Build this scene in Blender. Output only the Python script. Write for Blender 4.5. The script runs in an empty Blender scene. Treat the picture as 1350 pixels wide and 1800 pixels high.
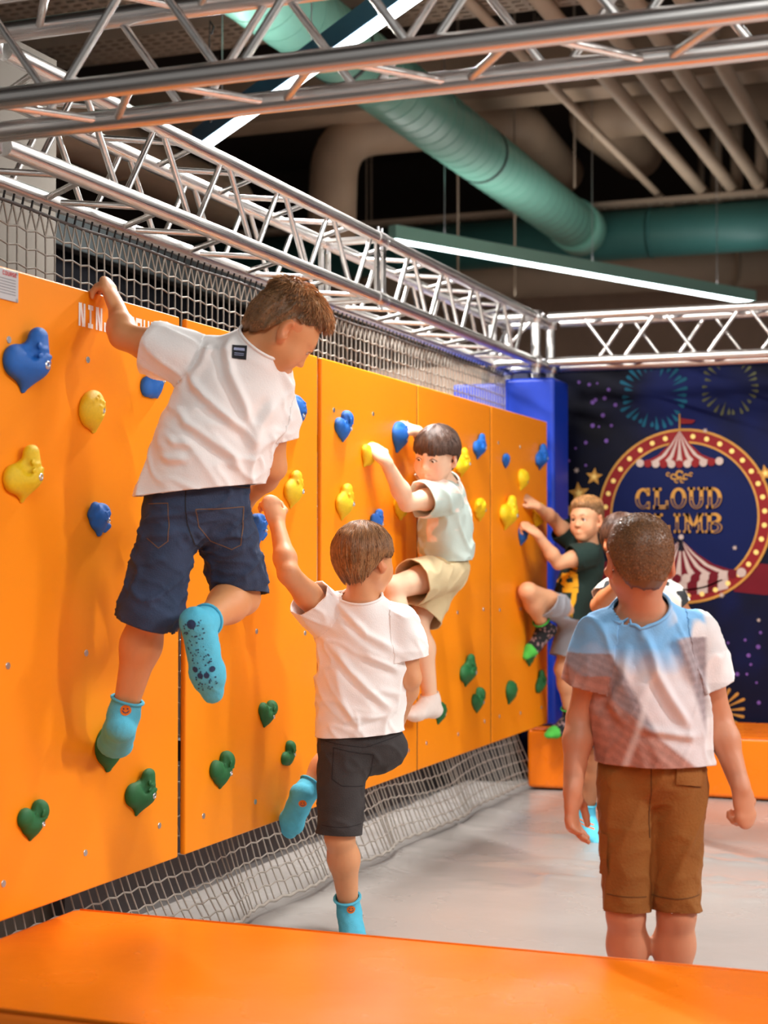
import bpy, bmesh, math, random
import numpy as np
from mathutils import Vector, Matrix
from mathutils.bvhtree import BVHTree

random.seed(7)
RNG = np.random.default_rng(7)
SC = bpy.context.scene
COL = SC.collection

# ------------------------------------------------------------------ camera
FPX = 2850.0
YAW = math.radians(21.15)
PITCH = math.atan(75.0 / FPX)
H = 1.2
CAM = Vector((0, 0, H))
FW = Vector((-math.sin(YAW) * math.cos(PITCH), math.cos(YAW) * math.cos(PITCH), math.sin(PITCH)))
RT = Vector((math.cos(YAW), math.sin(YAW), 0))
UP = RT.cross(FW)

def at(u, v, d):
    """world point seen at pixel (u, v) of the 1350x1800 frame, d metres deep"""
    return CAM + d * (FW + RT * ((u - 675) / FPX) + UP * ((900 - v) / FPX))

cam_d = bpy.data.cameras.new('camera')
cam = bpy.data.objects.new('camera', cam_d)
COL.objects.link(cam)
cam.matrix_world = Matrix((
    (RT.x, UP.x, -FW.x, CAM.x), (RT.y, UP.y, -FW.y, CAM.y), (RT.z, UP.z, -FW.z, CAM.z), (0, 0, 0, 1)))
cam_d.sensor_fit = 'VERTICAL'
cam_d.sensor_height = 36.0
cam_d.sensor_width = 27.0
cam_d.lens = FPX / 1800 * 36.0
cam_d.clip_start = 0.05
cam_d.clip_end = 100
cam_d.dof.use_dof = True
cam_d.dof.focus_distance = 4.75
cam_d.dof.aperture_fstop = 3.2
SC.camera = cam

# ------------------------------------------------------------------ world, exposure
w = bpy.data.worlds.new('hall_ambient')
SC.world = w
w.use_nodes = True
w.node_tree.nodes['Background'].inputs[0].default_value = (1.0, 0.96, 0.92, 1)
w.node_tree.nodes['Background'].inputs[1].default_value = 0.16
SC.view_settings.view_transform = 'Standard'
SC.view_settings.look = 'None'
SC.view_settings.exposure = 0.42
SC.view_settings.gamma = 1.0
SC.view_settings.use_curve_mapping = False
LAMP_POWER = 64.0

# ------------------------------------------------------------------ helpers
def srgb(r, g, b):
    def f(c):
        c /= 255.0
        return c / 12.92 if c <= 0.04045 else ((c + 0.055) / 1.055) ** 2.4
    return (f(r), f(g), f(b), 1.0)

MATS = {}
def mat(name, col, rough=0.5, metal=0.0, var=0.06, vscale=6.0, bump=0.0, bscale=80.0, attr=False,
        sss=0.0, coat=0.0, emit=0.0, sheen=0.0, rvar=0.0, spec=0.5):
    if name in MATS:
        return MATS[name]
    m = bpy.data.materials.new(name)
    m.use_nodes = True
    nt = m.node_tree
    p = nt.nodes['Principled BSDF']
    p.inputs['Roughness'].default_value = rough
    p.inputs['Metallic'].default_value = metal
    p.inputs['Specular IOR Level'].default_value = spec
    tc = nt.nodes.new('ShaderNodeTexCoord')
    nz = nt.nodes.new('ShaderNodeTexNoise')
    nz.inputs['Scale'].default_value = vscale
    nz.inputs['Detail'].default_value = 4
    nt.links.new(tc.outputs['Object'], nz.inputs['Vector'])
    mx = nt.nodes.new('ShaderNodeMix')
    mx.data_type = 'RGBA'
    mx.blend_type = 'MULTIPLY'
    mx.inputs[0].default_value = 1.0
    rmp = nt.nodes.new('ShaderNodeMapRange')
    rmp.inputs['From Min'].default_value = 0.25
    rmp.inputs['From Max'].default_value = 0.75
    rmp.inputs['To Min'].default_value = 1 - var
    rmp.inputs['To Max'].default_value = 1 + var
    nt.links.new(nz.outputs['Fac'], rmp.inputs['Value'])
    nt.links.new(rmp.outputs['Result'], mx.inputs[7])
    if attr:
        at_ = nt.nodes.new('ShaderNodeAttribute')
        at_.attribute_name = 'Col'
        nt.links.new(at_.outputs['Color'], mx.inputs[6])
    else:
        mx.inputs[6].default_value = col
    nt.links.new(mx.outputs[2], p.inputs['Base Color'])
    if rvar > 0:
        r2 = nt.nodes.new('ShaderNodeMapRange')
        r2.inputs['From Min'].default_value = 0.3
        r2.inputs['From Max'].default_value = 0.7
        r2.inputs['To Min'].default_value = max(0.02, rough - rvar)
        r2.inputs['To Max'].default_value = rough + rvar
        nt.links.new(nz.outputs['Fac'], r2.inputs['Value'])
        nt.links.new(r2.outputs['Result'], p.inputs['Roughness'])
    if bump > 0:
        n2 = nt.nodes.new('ShaderNodeTexNoise')
        n2.inputs['Scale'].default_value = bscale
        n2.inputs['Detail'].default_value = 5
        nt.links.new(tc.outputs['Object'], n2.inputs['Vector'])
        b = nt.nodes.new('ShaderNodeBump')
        b.inputs['Strength'].default_value = bump
        b.inputs['Distance'].default_value = 0.01
        nt.links.new(n2.outputs['Fac'], b.inputs['Height'])
        nt.links.new(b.outputs['Normal'], p.inputs['Normal'])
    if sss > 0:
        p.inputs['Subsurface Weight'].default_value = sss
        p.inputs['Subsurface Radius'].default_value = (0.012, 0.005, 0.003)
        p.inputs['Subsurface Scale'].default_value = 0.6
    if coat > 0:
        p.inputs['Coat Weight'].default_value = coat
        p.inputs['Coat Roughness'].default_value = 0.15
    if sheen > 0:
        p.inputs['Sheen Weight'].default_value = sheen
    if emit > 0:
        p.inputs['Emission Color'].default_value = col
        p.inputs['Emission Strength'].default_value = emit
    MATS[name] = m
    return m

def link(o, parent=None):
    COL.objects.link(o)
    if parent is not None:
        o.parent = parent
    return o

def tag(o, label=None, cat=None, group=None, kind=None):
    if label: o['label'] = label
    if cat: o['category'] = cat
    if group: o['group'] = group
    if kind: o['kind'] = kind
    return o

def empty(name, loc=(0, 0, 0), label=None, cat=None, group=None):
    o = bpy.data.objects.new(name, None)
    o.empty_display_size = 0.1
    o.location = loc
    COL.objects.link(o)
    return tag(o, label, cat, group)

def pymesh(name, verts, faces, smooth=False):
    me = bpy.data.meshes.new(name)
    me.from_pydata([tuple(v) for v in verts], [], [tuple(f) for f in faces])
    if smooth:
        me.polygons.foreach_set('use_smooth', [True] * len(me.polygons))
    me.update()
    return me

def npmesh(name, V, Q, smooth=True):
    """mesh from numpy verts and quads (n,4)"""
    me = bpy.data.meshes.new(name)
    V = np.asarray(V, np.float32); Q = np.asarray(Q, np.int32)
    me.vertices.add(len(V)); me.vertices.foreach_set('co', V.ravel())
    k = Q.shape[1]
    me.loops.add(Q.size); me.loops.foreach_set('vertex_index', Q.ravel())
    me.polygons.add(len(Q))
    me.polygons.foreach_set('loop_start', np.arange(0, Q.size, k, dtype=np.int32))
    me.polygons.foreach_set('loop_total', np.full(len(Q), k, np.int32))
    me.polygons.foreach_set('use_smooth', np.full(len(Q), smooth))
    me.update(calc_edges=True)
    me.validate()
    return me

def obj(name, me, m=None, parent=None, local=True):
    """link a mesh as an object; mesh coordinates are world ones, so undo the parent's place"""
    o = bpy.data.objects.new(name, me)
    if m is not None and len(me.materials) == 0:
        me.materials.append(m)
    link(o, parent)
    if parent is not None and local:
        root = parent
        off = Vector((0, 0, 0))
        while root is not None:
            off += root.location
            root = root.parent
        o.location = -off
    return o

class MB:
    """collects shapes into one mesh"""
    def __init__(s): s.v = []; s.f = []
    def add(s, vs, fs):
        b = len(s.v)
        s.v += [tuple(v) for v in vs]
        s.f += [tuple(i + b for i in f) for f in fs]
    def box(s, lo, hi):
        x0, y0, z0 = lo; x1, y1, z1 = hi
        s.add([(x0, y0, z0), (x1, y0, z0), (x1, y1, z0), (x0, y1, z0), (x0, y0, z1), (x1, y0, z1), (x1, y1, z1), (x0, y1, z1)],
              [(0, 3, 2, 1), (4, 5, 6, 7), (0, 1, 5, 4), (1, 2, 6, 5), (2, 3, 7, 6), (3, 0, 4, 7)])
    def tube(s, pts, r, n=8, caps=True):
        pts = [Vector(p) for p in pts]
        rs = r if isinstance(r, (list, tuple)) else [r] * len(pts)
        rings = []
        t0 = (pts[1] - pts[0]).normalized()
        a = Vector((0, 0, 1)) if abs(t0.z) < 0.9 else Vector((1, 0, 0))
        nrm = t0.cross(a).normalized()
        vs = []
        for i, p in enumerate(pts):
            if i == 0: t = pts[1] - pts[0]
            elif i == len(pts) - 1: t = pts[-1] - pts[-2]
            else: t = (pts[i + 1] - pts[i]).normalized() + (pts[i] - pts[i - 1]).normalized()
            t.normalize()
            nrm = (nrm - t * nrm.dot(t)).normalized()
            bn = t.cross(nrm)
            for j in range(n):
                an = 2 * math.pi * j / n
                vs.append(p + (nrm * math.cos(an) + bn * math.sin(an)) * rs[i])
        fs = []
        for i in range(len(pts) - 1):
            for j in range(n):
                fs.append((i * n + j, i * n + (j + 1) % n, (i + 1) * n + (j + 1) % n, (i + 1) * n + j))
        if caps:
            fs.append(tuple(reversed(range(n))))
            fs.append(tuple(range((len(pts) - 1) * n, len(pts) * n)))
        s.add(vs, fs)
    def poly(s, pts):
        s.add(pts, [tuple(range(len(pts)))])
    def build(s, name, m, parent=None, smooth=False):
        return obj(name, pymesh(name, s.v, s.f, smooth), m, parent)

def bevel(o, wdt, seg=2, ang=40):
    b = o.modifiers.new('bevel', 'BEVEL')
    b.width = wdt; b.segments = seg; b.limit_method = 'ANGLE'; b.angle_limit = math.radians(ang)
    for p in o.data.polygons: p.use_smooth = True
    o.modifiers.new('wn', 'WEIGHTED_NORMAL').keep_sharp = True
    return o

def box_obj(name, lo, hi, m, parent=None, bv=0.0, seg=2):
    mb = MB(); mb.box(lo, hi)
    o = mb.build(name, m, parent)
    if bv: bevel(o, bv, seg)
    return o

_CYL = {}
def cyl_mesh(key, n, m):
    k = (key, n, m.name)
    if k not in _CYL:
        mb = MB(); mb.tube([(0, 0, 0), (0, 0, 1)], 1.0, n)
        me = pymesh(key, mb.v, mb.f, True)
        for p in me.polygons:
            if len(p.vertices) > 4: p.use_smooth = False
        me.materials.append(m)
        _CYL[k] = me
    return _CYL[k]

def rod(name, a, b, r, m, parent=None, n=12):
    """a straight round bar, its own object, mesh data shared"""
    a = Vector(a); b = Vector(b)
    o = bpy.data.objects.new(name, cyl_mesh(name, n, m))
    link(o, parent)
    off = parent.location if parent is not None else Vector((0, 0, 0))
    q = (b - a).to_track_quat('Z', 'Y')
    o.matrix_local = Matrix.Translation(a - off) @ q.to_matrix().to_4x4() @ Matrix.Diagonal((r, r, (b - a).length, 1))
    return o

def fillet(pts, rad, n=8):
    """round the corners of a polyline"""
    pts = [Vector(p) for p in pts]
    out = [pts[0]]
    for i in range(1, len(pts) - 1):
        d0 = (pts[i - 1] - pts[i]).normalized(); d1 = (pts[i + 1] - pts[i]).normalized()
        p0 = pts[i] + d0 * rad; p1 = pts[i] + d1 * rad
        for k in range(n + 1):
            t = k / n
            out.append(p0 * (1 - t) ** 2 + pts[i] * 2 * t * (1 - t) + p1 * t * t)
    out.append(pts[-1])
    return out

# ------------------------------------------------------------------ noise + implicit surfaces (numpy)
_PERM = RNG.permutation(256).astype(np.int64)
_VAL = RNG.uniform(-1, 1, 256).astype(np.float32)
def noise3(P):
    P = np.asarray(P, np.float64)
    i = np.floor(P).astype(np.int64); f = (P - i)
    f = f * f * f * (f * (f * 6 - 15) + 10)
    def hsh(x, y, z):
        return _VAL[_PERM[(_PERM[(_PERM[x & 255] + y) & 255] + z) & 255]]
    x, y, z = i[:, 0], i[:, 1], i[:, 2]
    fx, fy, fz = f[:, 0], f[:, 1], f[:, 2]
    r = 0
    for dx in (0, 1):
        wx = fx if dx else 1 - fx
        for dy in (0, 1):
            wy = fy if dy else 1 - fy
            for dz in (0, 1):
                wz = fz if dz else 1 - fz
                r = r + wx * wy * wz * hsh(x + dx, y + dy, z + dz)
    return r

def V3(p): return np.array([p[0], p[1], p[2]], np.float64)

def rc(a, b, ra, rb, k=0.02, op=0, tagid=0):
    return ('rc', V3(a), V3(b), ra, rb, None, 1.0, k, op)
def ec(a, b, ra, rb, depth, q, k=0.03, op=0):
    a = V3(a); b = V3(b); n = V3(depth); ba = b - a
    n = n - ba * (n @ ba) / (ba @ ba); n /= np.linalg.norm(n)
    return ('rc', a, b, ra, rb, n, q, k, op)
def el(c, r, axes=None, k=0.02, op=0):
    A = np.eye(3) if axes is None else np.array([V3(x) for x in axes])
    return ('el', V3(c), np.array(r, np.float64), A, None, None, 1.0, k, op)

def prim_bounds(p):
    if p[0] == 'rc':
        r = max(p[3], p[4])
        return np.minimum(p[1], p[2]) - r, np.maximum(p[1], p[2]) + r
    e = np.sqrt(((p[3] * p[2][:, None]) ** 2).sum(0))
    return p[1] - e, p[1] + e

def prim_eval(p, X, Y, Z):
    if p[0] == 'rc':
        a, b, ra, rb, n, q = p[1], p[2], p[3], p[4], p[5], p[6]
        x = X - a[0]; y = Y - a[1]; z = Z - a[2]
        ba = b - a; l2 = max(ba @ ba, 1e-9)
        dt = x * ba[0] + y * ba[1] + z * ba[2]
        t = np.clip(dt / l2, 0, 1)
        d2 = x * x + y * y + z * z - 2 * t * dt + t * t * l2
        if n is not None:
            dn = x * n[0] + y * n[1] + z * n[2]
            d2 = d2 + (1 / (q * q) - 1) * dn * dn
        return np.sqrt(np.maximum(d2, 1e-12)) - (ra + (rb - ra) * t)
    c, r, A = p[1], p[2], p[3]
    x = X - c[0]; y = Y - c[1]; z = Z - c[2]
    k0 = 0; k1 = 0
    for i in range(3):
        l = x * A[i, 0] + y * A[i, 1] + z * A[i, 2]
        k0 = k0 + (l / r[i]) ** 2
        k1 = k1 + (l / r[i] ** 2) ** 2
    k0 = np.sqrt(k0); k1 = np.sqrt(np.maximum(k1, 1e-12))
    return k0 * (k0 - 1) / k1

def field(prims, lo, hi, h):
    lo = np.asarray(lo, np.float64)
    n = np.ceil((np.asarray(hi) - lo) / h).astype(int) + 1
    ax = [(lo[i] + h * np.arange(n[i])).astype(np.float32) for i in range(3)]
    D = np.full(n, 0.3, np.float32)
    for p in prims:
        k = p[7]
        b0, b1 = prim_bounds(p)
        m = k + 2.5 * h
        i0 = np.maximum(np.floor((b0 - m - lo) / h).astype(int), 0)
        i1 = np.minimum(np.ceil((b1 + m - lo) / h).astype(int) + 1, n)
        if (i1 <= i0).any(): continue
        sl = tuple(slice(i0[j], i1[j]) for j in range(3))
        d = prim_eval(p, ax[0][sl[0]][:, None, None], ax[1][sl[1]][None, :, None], ax[2][sl[2]][None, None, :]).astype(np.float32)
        s = D[sl]
        if p[8] == 0:
            hh = np.maximum(k - np.abs(s - d), 0) / k
            D[sl] = np.minimum(s, d) - hh * hh * k * 0.25
        else:
            d = -d
            hh = np.maximum(k - np.abs(s - d), 0) / k
            D[sl] = np.maximum(s, d) + hh * hh * k * 0.25
    return D, lo

def surface_nets(D, lo, h):
    S = D < 0
    nx, ny, nz = D.shape
    c = S[:-1, :-1, :-1].astype(np.int8)
    tot = np.zeros((nx - 1, ny - 1, nz - 1), np.int8)
    for dx in (0, 1):
        for dy in (0, 1):
            for dz in (0, 1):
                tot += S[dx:nx - 1 + dx, dy:ny - 1 + dy, dz:nz - 1 + dz]
    act = (tot > 0) & (tot < 8)
    I = np.argwhere(act)
    idx = np.full(act.shape, -1, np.int32)
    idx[act] = np.arange(len(I))
    acc = np.zeros((len(I), 3)); cnt = np.zeros(len(I))
    cor = [(a, b, c_) for a in (0, 1) for b in (0, 1) for c_ in (0, 1)]
    dv = {q: D[I[:, 0] + q[0], I[:, 1] + q[1], I[:, 2] + q[2]].astype(np.float64) for q in cor}
    for q in cor:
        for axn in range(3):
            if q[axn] == 1: continue
            q2 = list(q); q2[axn] = 1; q2 = tuple(q2)
            a, b = dv[q], dv[q2]
            m = (a < 0) != (b < 0)
            t = np.where(m, a / np.where(m, a - b, 1), 0)
            pt = np.tile(np.array(q, float), (len(I), 1)); pt[:, axn] += t
            acc[m] += pt[m]; cnt[m] += 1
    V = (I + acc / cnt[:, None]) * h + lo
    quads = []
    for axn in range(3):
        o1, o2 = (axn + 1) % 3, (axn + 2) % 3
        sl0 = [slice(None)] * 3; sl1 = [slice(None)] * 3
        sl0[axn] = slice(0, -1); sl1[axn] = slice(1, None)
        A = S[tuple(sl0)]; B = S[tuple(sl1)]
        E = np.argwhere(A != B)
        ok = (E[:, o1] > 0) & (E[:, o2] > 0) & (E[:, o1] < D.shape[o1] - 1) & (E[:, o2] < D.shape[o2] - 1)
        E = E[ok]
        sgn = A[E[:, 0], E[:, 1], E[:, 2]]
        def cell(d1, d2):
            C = E.copy(); C[:, o1] -= d1; C[:, o2] -= d2
            return idx[C[:, 0], C[:, 1], C[:, 2]]
        q = np.stack([cell(1, 1), cell(0, 1), cell(0, 0), cell(1, 0)], 1)
        q[~sgn] = q[~sgn][:, ::-1]
        quads.append(q)
    return V, np.concatenate(quads)

def compact(V, Q):
    used = np.unique(Q)
    mp = np.full(len(V), -1, np.int64); mp[used] = np.arange(len(used))
    return V[used], mp[Q]

def all_bounds(prims, pad):
    b = [prim_bounds(p) for p in prims if p[8] == 0]
    return np.min([x[0] for x in b], 0) - pad, np.max([x[1] for x in b], 0) + pad

def solid(prims, h, fine=()):
    lo, hi = all_bounds(prims, 0.02)
    D, lo = field(prims, lo, hi, h)
    V, Q = surface_nets(D, lo, h)
    if not fine:
        return V, Q
    cen = V[Q].mean(1)
    keep = np.ones(len(Q), bool)
    parts = []
    for (fl, fh, h2) in fine:
        fl = np.asarray(fl); fh = np.asarray(fh)
        keep &= ~((cen > fl + 2 * h).all(1) & (cen < fh - 2 * h).all(1))
        D2, l2 = field(prims, fl, fh, h2)
        V2, Q2 = surface_nets(D2, l2, h2)
        parts.append((V2, Q2))
    V, Q = compact(V, Q[keep])
    for V2, Q2 in parts:
        if len(Q2) == 0: continue
        V2, Q2 = compact(V2, Q2)
        Q = np.concatenate([Q, Q2 + len(V)]); V = np.concatenate([V, V2])
    return V, Q

def vnormals(V, Q):
    n = np.cross(V[Q[:, 2]] - V[Q[:, 0]], V[Q[:, 3]] - V[Q[:, 1]])
    N = np.zeros_like(V)
    for i in range(Q.shape[1]):
        np.add.at(N, Q[:, i], n)
    return N / np.maximum(np.linalg.norm(N, axis=1), 1e-12)[:, None]

def smooth_v(V, Q, it=1, lam=0.5):
    for _ in range(it):
        S = np.zeros_like(V); c = np.zeros(len(V))
        for i in range(4):
            np.add.at(S, Q[:, i], V[Q[:, (i + 1) % 4]] + V[Q[:, (i + 3) % 4]])
            np.add.at(c, Q[:, i], 2)
        V = V + lam * (S / np.maximum(c, 1)[:, None] - V)
    return V

def set_cols(me, C):
    a = me.color_attributes.new('Col', 'FLOAT_COLOR', 'POINT')
    C4 = np.ones((len(me.vertices), 4), np.float32); C4[:, :3] = C
    a.data.foreach_set('color', C4.ravel())

# ------------------------------------------------------------------ materials of the place
M_OR = mat('orange_panel_laminate', srgb(255, 148, 14), 0.45, var=0.04, vscale=1.5, spec=0.28)
M_OREDGE = mat('orange_panel_edge', srgb(232, 92, 6), 0.5, var=0.05)
M_VINYL = mat('orange_vinyl', srgb(246, 122, 10), 0.26, var=0.06, vscale=2.2, bump=0.12, bscale=14, rvar=0.06)
M_FLOOR = mat('white_vinyl', srgb(160, 154, 149), 0.26, var=0.03, vscale=1.4, bump=0.25, bscale=5.0, rvar=0.08)
M_ALU = mat('brushed_aluminium', (0.80, 0.78, 0.76, 1), 0.33, metal=1.0, var=0.14, vscale=9, bump=0.05, bscale=120, rvar=0.1)
M_NET = mat('grey_net_cord', srgb(168, 160, 150), 0.8, var=0.12, vscale=60)
M_ROPE = mat('dark_rope', srgb(92, 86, 84), 0.8, var=0.15, vscale=60)
M_TIE = mat('black_tie', srgb(30, 28, 30), 0.5)
M_STEEL = mat('zinc_screw', (0.62, 0.62, 0.64, 1), 0.35, metal=1.0)
M_BLUEP = mat('blue_vinyl_pad', srgb(4, 52, 172), 0.38, var=0.08, vscale=3, bump=0.1, bscale=12)
M_TEAL = mat('teal_paint', srgb(128, 190, 172), 0.35, var=0.05, vscale=3)
M_TEALD = mat('dark_teal_paint', srgb(62, 120, 116), 0.5, var=0.06, vscale=3)
M_BEIGE = mat('beige_duct_paint', srgb(172, 146, 122), 0.6, var=0.08, vscale=4)
M_BEIGE2 = mat('pale_pipe_paint', srgb(196, 172, 148), 0.55, var=0.06, vscale=4)
M_TRAY = mat('galvanised_tray', srgb(176, 156, 136), 0.6, var=0.08, vscale=6)
M_DARKC = mat('dark_ceiling_paint', srgb(58, 46, 38), 0.9, var=0.15, vscale=1.2)
M_WALLB = mat('brown_wall_paint', srgb(236, 202, 178), 0.9, var=0.05)
M_WALLL = mat('black_wall_paint', srgb(12, 12, 14), 0.9, var=0.1, spec=0.0)
M_GREYW = mat('grey_wall_paint', srgb(104, 97, 88), 0.9, var=0.05)
M_TEALBAND = mat('dark_green_band', srgb(5, 14, 15), 0.9)
M_WHITE = mat('white_print', srgb(250, 246, 240), 0.6, var=0.02)
M_PLATE = mat('grey_plate', srgb(196, 196, 198), 0.4, var=0.04)
M_RED = mat('red_print', srgb(196, 30, 40), 0.6)
M_GREYINK = mat('grey_print', srgb(120, 120, 124), 0.7)
M_SEAM = mat('dark_joint', srgb(40, 52, 52), 0.5)
M_LED = mat('led_diffuser', (0.86, 0.97, 1.0, 1), 0.4, var=0.0, emit=9.0)
M_CABLE = mat('black_cable', srgb(22, 20, 20), 0.6)
M_TEALL = mat('pale_teal_lamp_side', srgb(176, 232, 216), 0.4, var=0.03)
M_BLUEH = mat('blue_lamp_side', srgb(66, 116, 150), 0.5, var=0.05)

XW = -2.25            # climbing face
def wall_hit(u, v, x=XW):
    d = FW + RT * ((u - 675) / FPX) + UP * ((900 - v) / FPX)
    return CAM + d * ((x - CAM.x) / d.x)

# ------------------------------------------------------------------ shell
def struct(o):
    o['kind'] = 'structure'
    return o

def build_floor():
    nx, ny = 180, 240
    xs = np.linspace(-2.74, 2.6, nx); ys = np.linspace(1.2, 9.6, ny)
    Xg, Yg = np.meshgrid(xs, ys, indexing='ij')
    P = np.stack([Xg.ravel(), Yg.ravel(), np.zeros(Xg.size)], 1)
    # long soft wrinkles of the loose vinyl sheet
    a = noise3(np.stack([P[:, 0] * 1.1 + P[:, 1] * 0.5, P[:, 1] * 2.6 - P[:, 0] * 0.6, P[:, 0] * 0], 1))
    b = noise3(np.stack([P[:, 0] * 0.9 + 7, P[:, 1] * 6.5 + P[:, 0] * 1.5, P[:, 0] * 0 + 3], 1))
    rid = np.maximum(0, 1 - np.abs(b) * 5.0) ** 2
    msk = np.clip(noise3(P * 0.8 + 11) * 1.6 + 0.35, 0, 1)
    P[:, 2] = -0.012 + 0.006 * a + 0.010 * rid * msk
    idx = np.arange(nx * ny).reshape(nx, ny)
    Q = np.stack([idx[:-1, :-1], idx[1:, :-1], idx[1:, 1:], idx[:-1, 1:]], -1).reshape(-1, 4)
    o = obj('floor', npmesh('floor', P, Q), M_FLOOR)
    return struct(o)
build_floor()
struct(box_obj('floor_slab', (-9, -3, -0.25), (8, 19, -0.10), mat('grey_concrete', srgb(84, 80, 78), 0.9, var=0.1)))
struct(box_obj('ceiling', (-9, -3, 6.0), (8, 19, 6.2), M_DARKC))
struct(box_obj('wall_back', (-9, 18.4, -0.1), (8, 18.6, 4.35), M_WALLB))
struct(box_obj('wall_upper', (-9, 18.4, 4.35), (8, 18.6, 6.0), M_DARKC))
struct(box_obj('wall_outer', (-9.2, -3, -0.1), (-9.0, 18.4, 6.0), M_DARKC))
wl = MB(); wl.box((-4.75, 1.0, -0.1), (-4.6, 10.3, 3.05))
struct(wl.build('wall_left', M_WALLL))
wp = MB(); wp.box((-3.55, 2.2, -0.1), (-3.05, 4.76, 2.9))
struct(wp.build('wall_pillar', M_GREYW))
wt = MB(); wt.box((-4.58, 4.0, 2.78), (-4.5, 10.2, 3.02))
ws = MB(); ws.box((-3.06, 4.76, -0.1), (-3.0, 10.2, 0.95))
struct(ws.build('wall_skirt', mat('grey_skirt_paint', srgb(84, 78, 78), 0.9)))
struct(wt.build('trim_1', M_TEALBAND))
wv = MB(); wv.box((-4.5, 10.2, -0.1), (-2.7, 10.35, 2.45))
struct(wv.build('wall_far', M_WALLB))
struct(box_obj('wall_poster_back', (-2.75, 8.86, -0.1), (2.6, 9.0, 2.30), mat('navy_board', srgb(10, 16, 62), 0.6)))

# ------------------------------------------------------------------ trusses
TS = 0.24
TZ = H + 1.016
def truss(name, label, p0, L, e1, length, first_top, breaks=(), group='aluminium box trusses of the frame', skip0=0.03):
    """box truss: p0 bottom chord start, L along, e1 sideways"""
    p0 = Vector(p0); L = Vector(L); e1 = Vector(e1); e2 = Vector((0, 0, 1))
    root = empty(name, p0, label, 'truss', group)
    cr = 0.0245
    segs = [0.0] + list(breaks) + [length]
    corners = [(0, 0), (TS, 0), (0, TS), (TS, TS)]
    for (a, b) in zip(segs[:-1], segs[1:]):
        for (i, j) in corners:
            q = p0 + e1 * i + e2 * j
            rod('chord', q + L * a, q + L * b, cr, M_ALU, root, 20)
    faces = [((0, 0), (0, TS), 0.0), ((TS, 0), (TS, TS), 0.215), ((0, 0), (TS, 0), 0.215), ((0, TS), (TS, TS), 0.0)]
    pitch = 0.43
    for (lo, hi, ph) in faces:
        A = p0 + e1 * lo[0] + e2 * lo[1]; B = p0 + e1 * hi[0] + e2 * hi[1]
        t = first_top + ph - pitch * math.ceil((first_top + ph) / pitch)
        while t < length + pitch:
            # top node at t, bottom nodes at t +- pitch/2
            for s in (-1, 1):
                tb = t + s * pitch / 2 * 0.86
                tt = t + s * 0.03
                if min(tb, tt) > skip0 and max(tb, tt) < length - skip0 and not any(min(tb, tt) < k < max(tb, tt) for k in breaks):
                    inn = (B - A).normalized() * 0.015
                    rod('brace', A + L * tb + inn, B + L * tt - inn, 0.0095, M_ALU, root, 10)
            t += pitch
    for k in list(breaks):
        for dk in (-0.035, 0.035):
            for (c0, c1) in (((0, 0), (0, TS)), ((TS, 0), (TS, TS)), ((0, 0), (TS, 0)), ((0, TS), (TS, TS))):
                a = p0 + e1 * c0[0] + e2 * c0[1] + L * (k + dk); b = p0 + e1 * c1[0] + e2 * c1[1] + L * (k + dk)
                mb = MB()
                d = (b - a).normalized(); sd = L * 0.016
                nn = d.cross(L) * 0.006
                q = [a + d * 0.02, b - d * 0.02]
                vs = [q[0] + sd + nn, q[0] - sd + nn, q[0] - sd - nn, q[0] + sd - nn, q[1] + sd + nn, q[1] - sd + nn, q[1] - sd - nn, q[1] + sd - nn]
                mb.add(vs, [(0, 1, 2, 3), (7, 6, 5, 4), (0, 4, 5, 1), (1, 5, 6, 2), (2, 6, 7, 3), (3, 7, 4, 0)])
                mb.build('end_plate', M_ALU, root)
        for (i, j) in corners:
            q = p0 + e1 * i + e2 * j + L * k
            rod('coupler_sleeve', q - L * 0.05, q + L * 0.05, 0.027, M_ALU, root, 16)
            rod('coupler_pin', q - e2 * 0.04 + L * 0.02, q + e2 * 0.045 + L * 0.02, 0.006, M_STEEL, root, 8)
            rod('coupler_pin', q - e2 * 0.04 - L * 0.02, q + e2 * 0.045 - L * 0.02, 0.006, M_STEEL, root, 8)
    return root

XF = -2.33
truss('box_truss', 'silver aluminium box truss running along the top of the orange climbing wall',
      (XF, 3.40, TZ), (0, 1, 0), (-1, 0, 0), 4.78, 4.186 - 3.40, breaks=(2.58,))
truss('box_truss', 'silver aluminium box truss crossing close to the camera at the top',
      (XF + 0.06, 3.04, TZ), (1, 0, 0), (0, 1, 0), 4.3, 0.10)
truss('box_truss', 'silver aluminium box truss above the dark blue circus poster',
      (XF + 0.06, 8.29, TZ), (1, 0, 0), (0, 1, 0), 4.3, 0.16)

def corner(name, label, x0, x1, y0, y1):
    root = empty(name, (x0, y0, TZ), label, 'truss corner', 'corner blocks of the truss frame')
    for x in (x0, x1):
        for y in (y0, y1):
            rod('post', (x, y, TZ - 0.06), (x, y, TZ + TS + 0.03), 0.0245, M_ALU, root, 16)
            for zc in (TZ, TZ + TS):
                rod('clamp_ring', (x, y, zc - 0.03), (x, y, zc + 0.03), 0.036, M_ALU, root, 16)
                rod('clamp_bolt', (x - 0.05, y, zc + 0.01), (x + 0.05, y, zc + 0.01), 0.007, M_STEEL, root, 8)
    for zc in (TZ, TZ + TS):
        for y in (y0, y1): rod('tie_bar', (x0, y, zc), (x1, y, zc), 0.0245, M_ALU, root, 16)
        for x in (x0, x1): rod('tie_bar', (x, y0, zc), (x, y1, zc), 0.0245, M_ALU, root, 16)
        rod('brace', (x0, y0, zc), (x1, y1, zc), 0.0095, M_ALU, root, 10)
    rod('brace', (x0, y0, TZ), (x0, y1, TZ + TS), 0.0095, M_ALU, root, 10)
    rod('brace', (x0, y0, TZ), (x1, y0, TZ + TS), 0.0095, M_ALU, root, 10)
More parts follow.
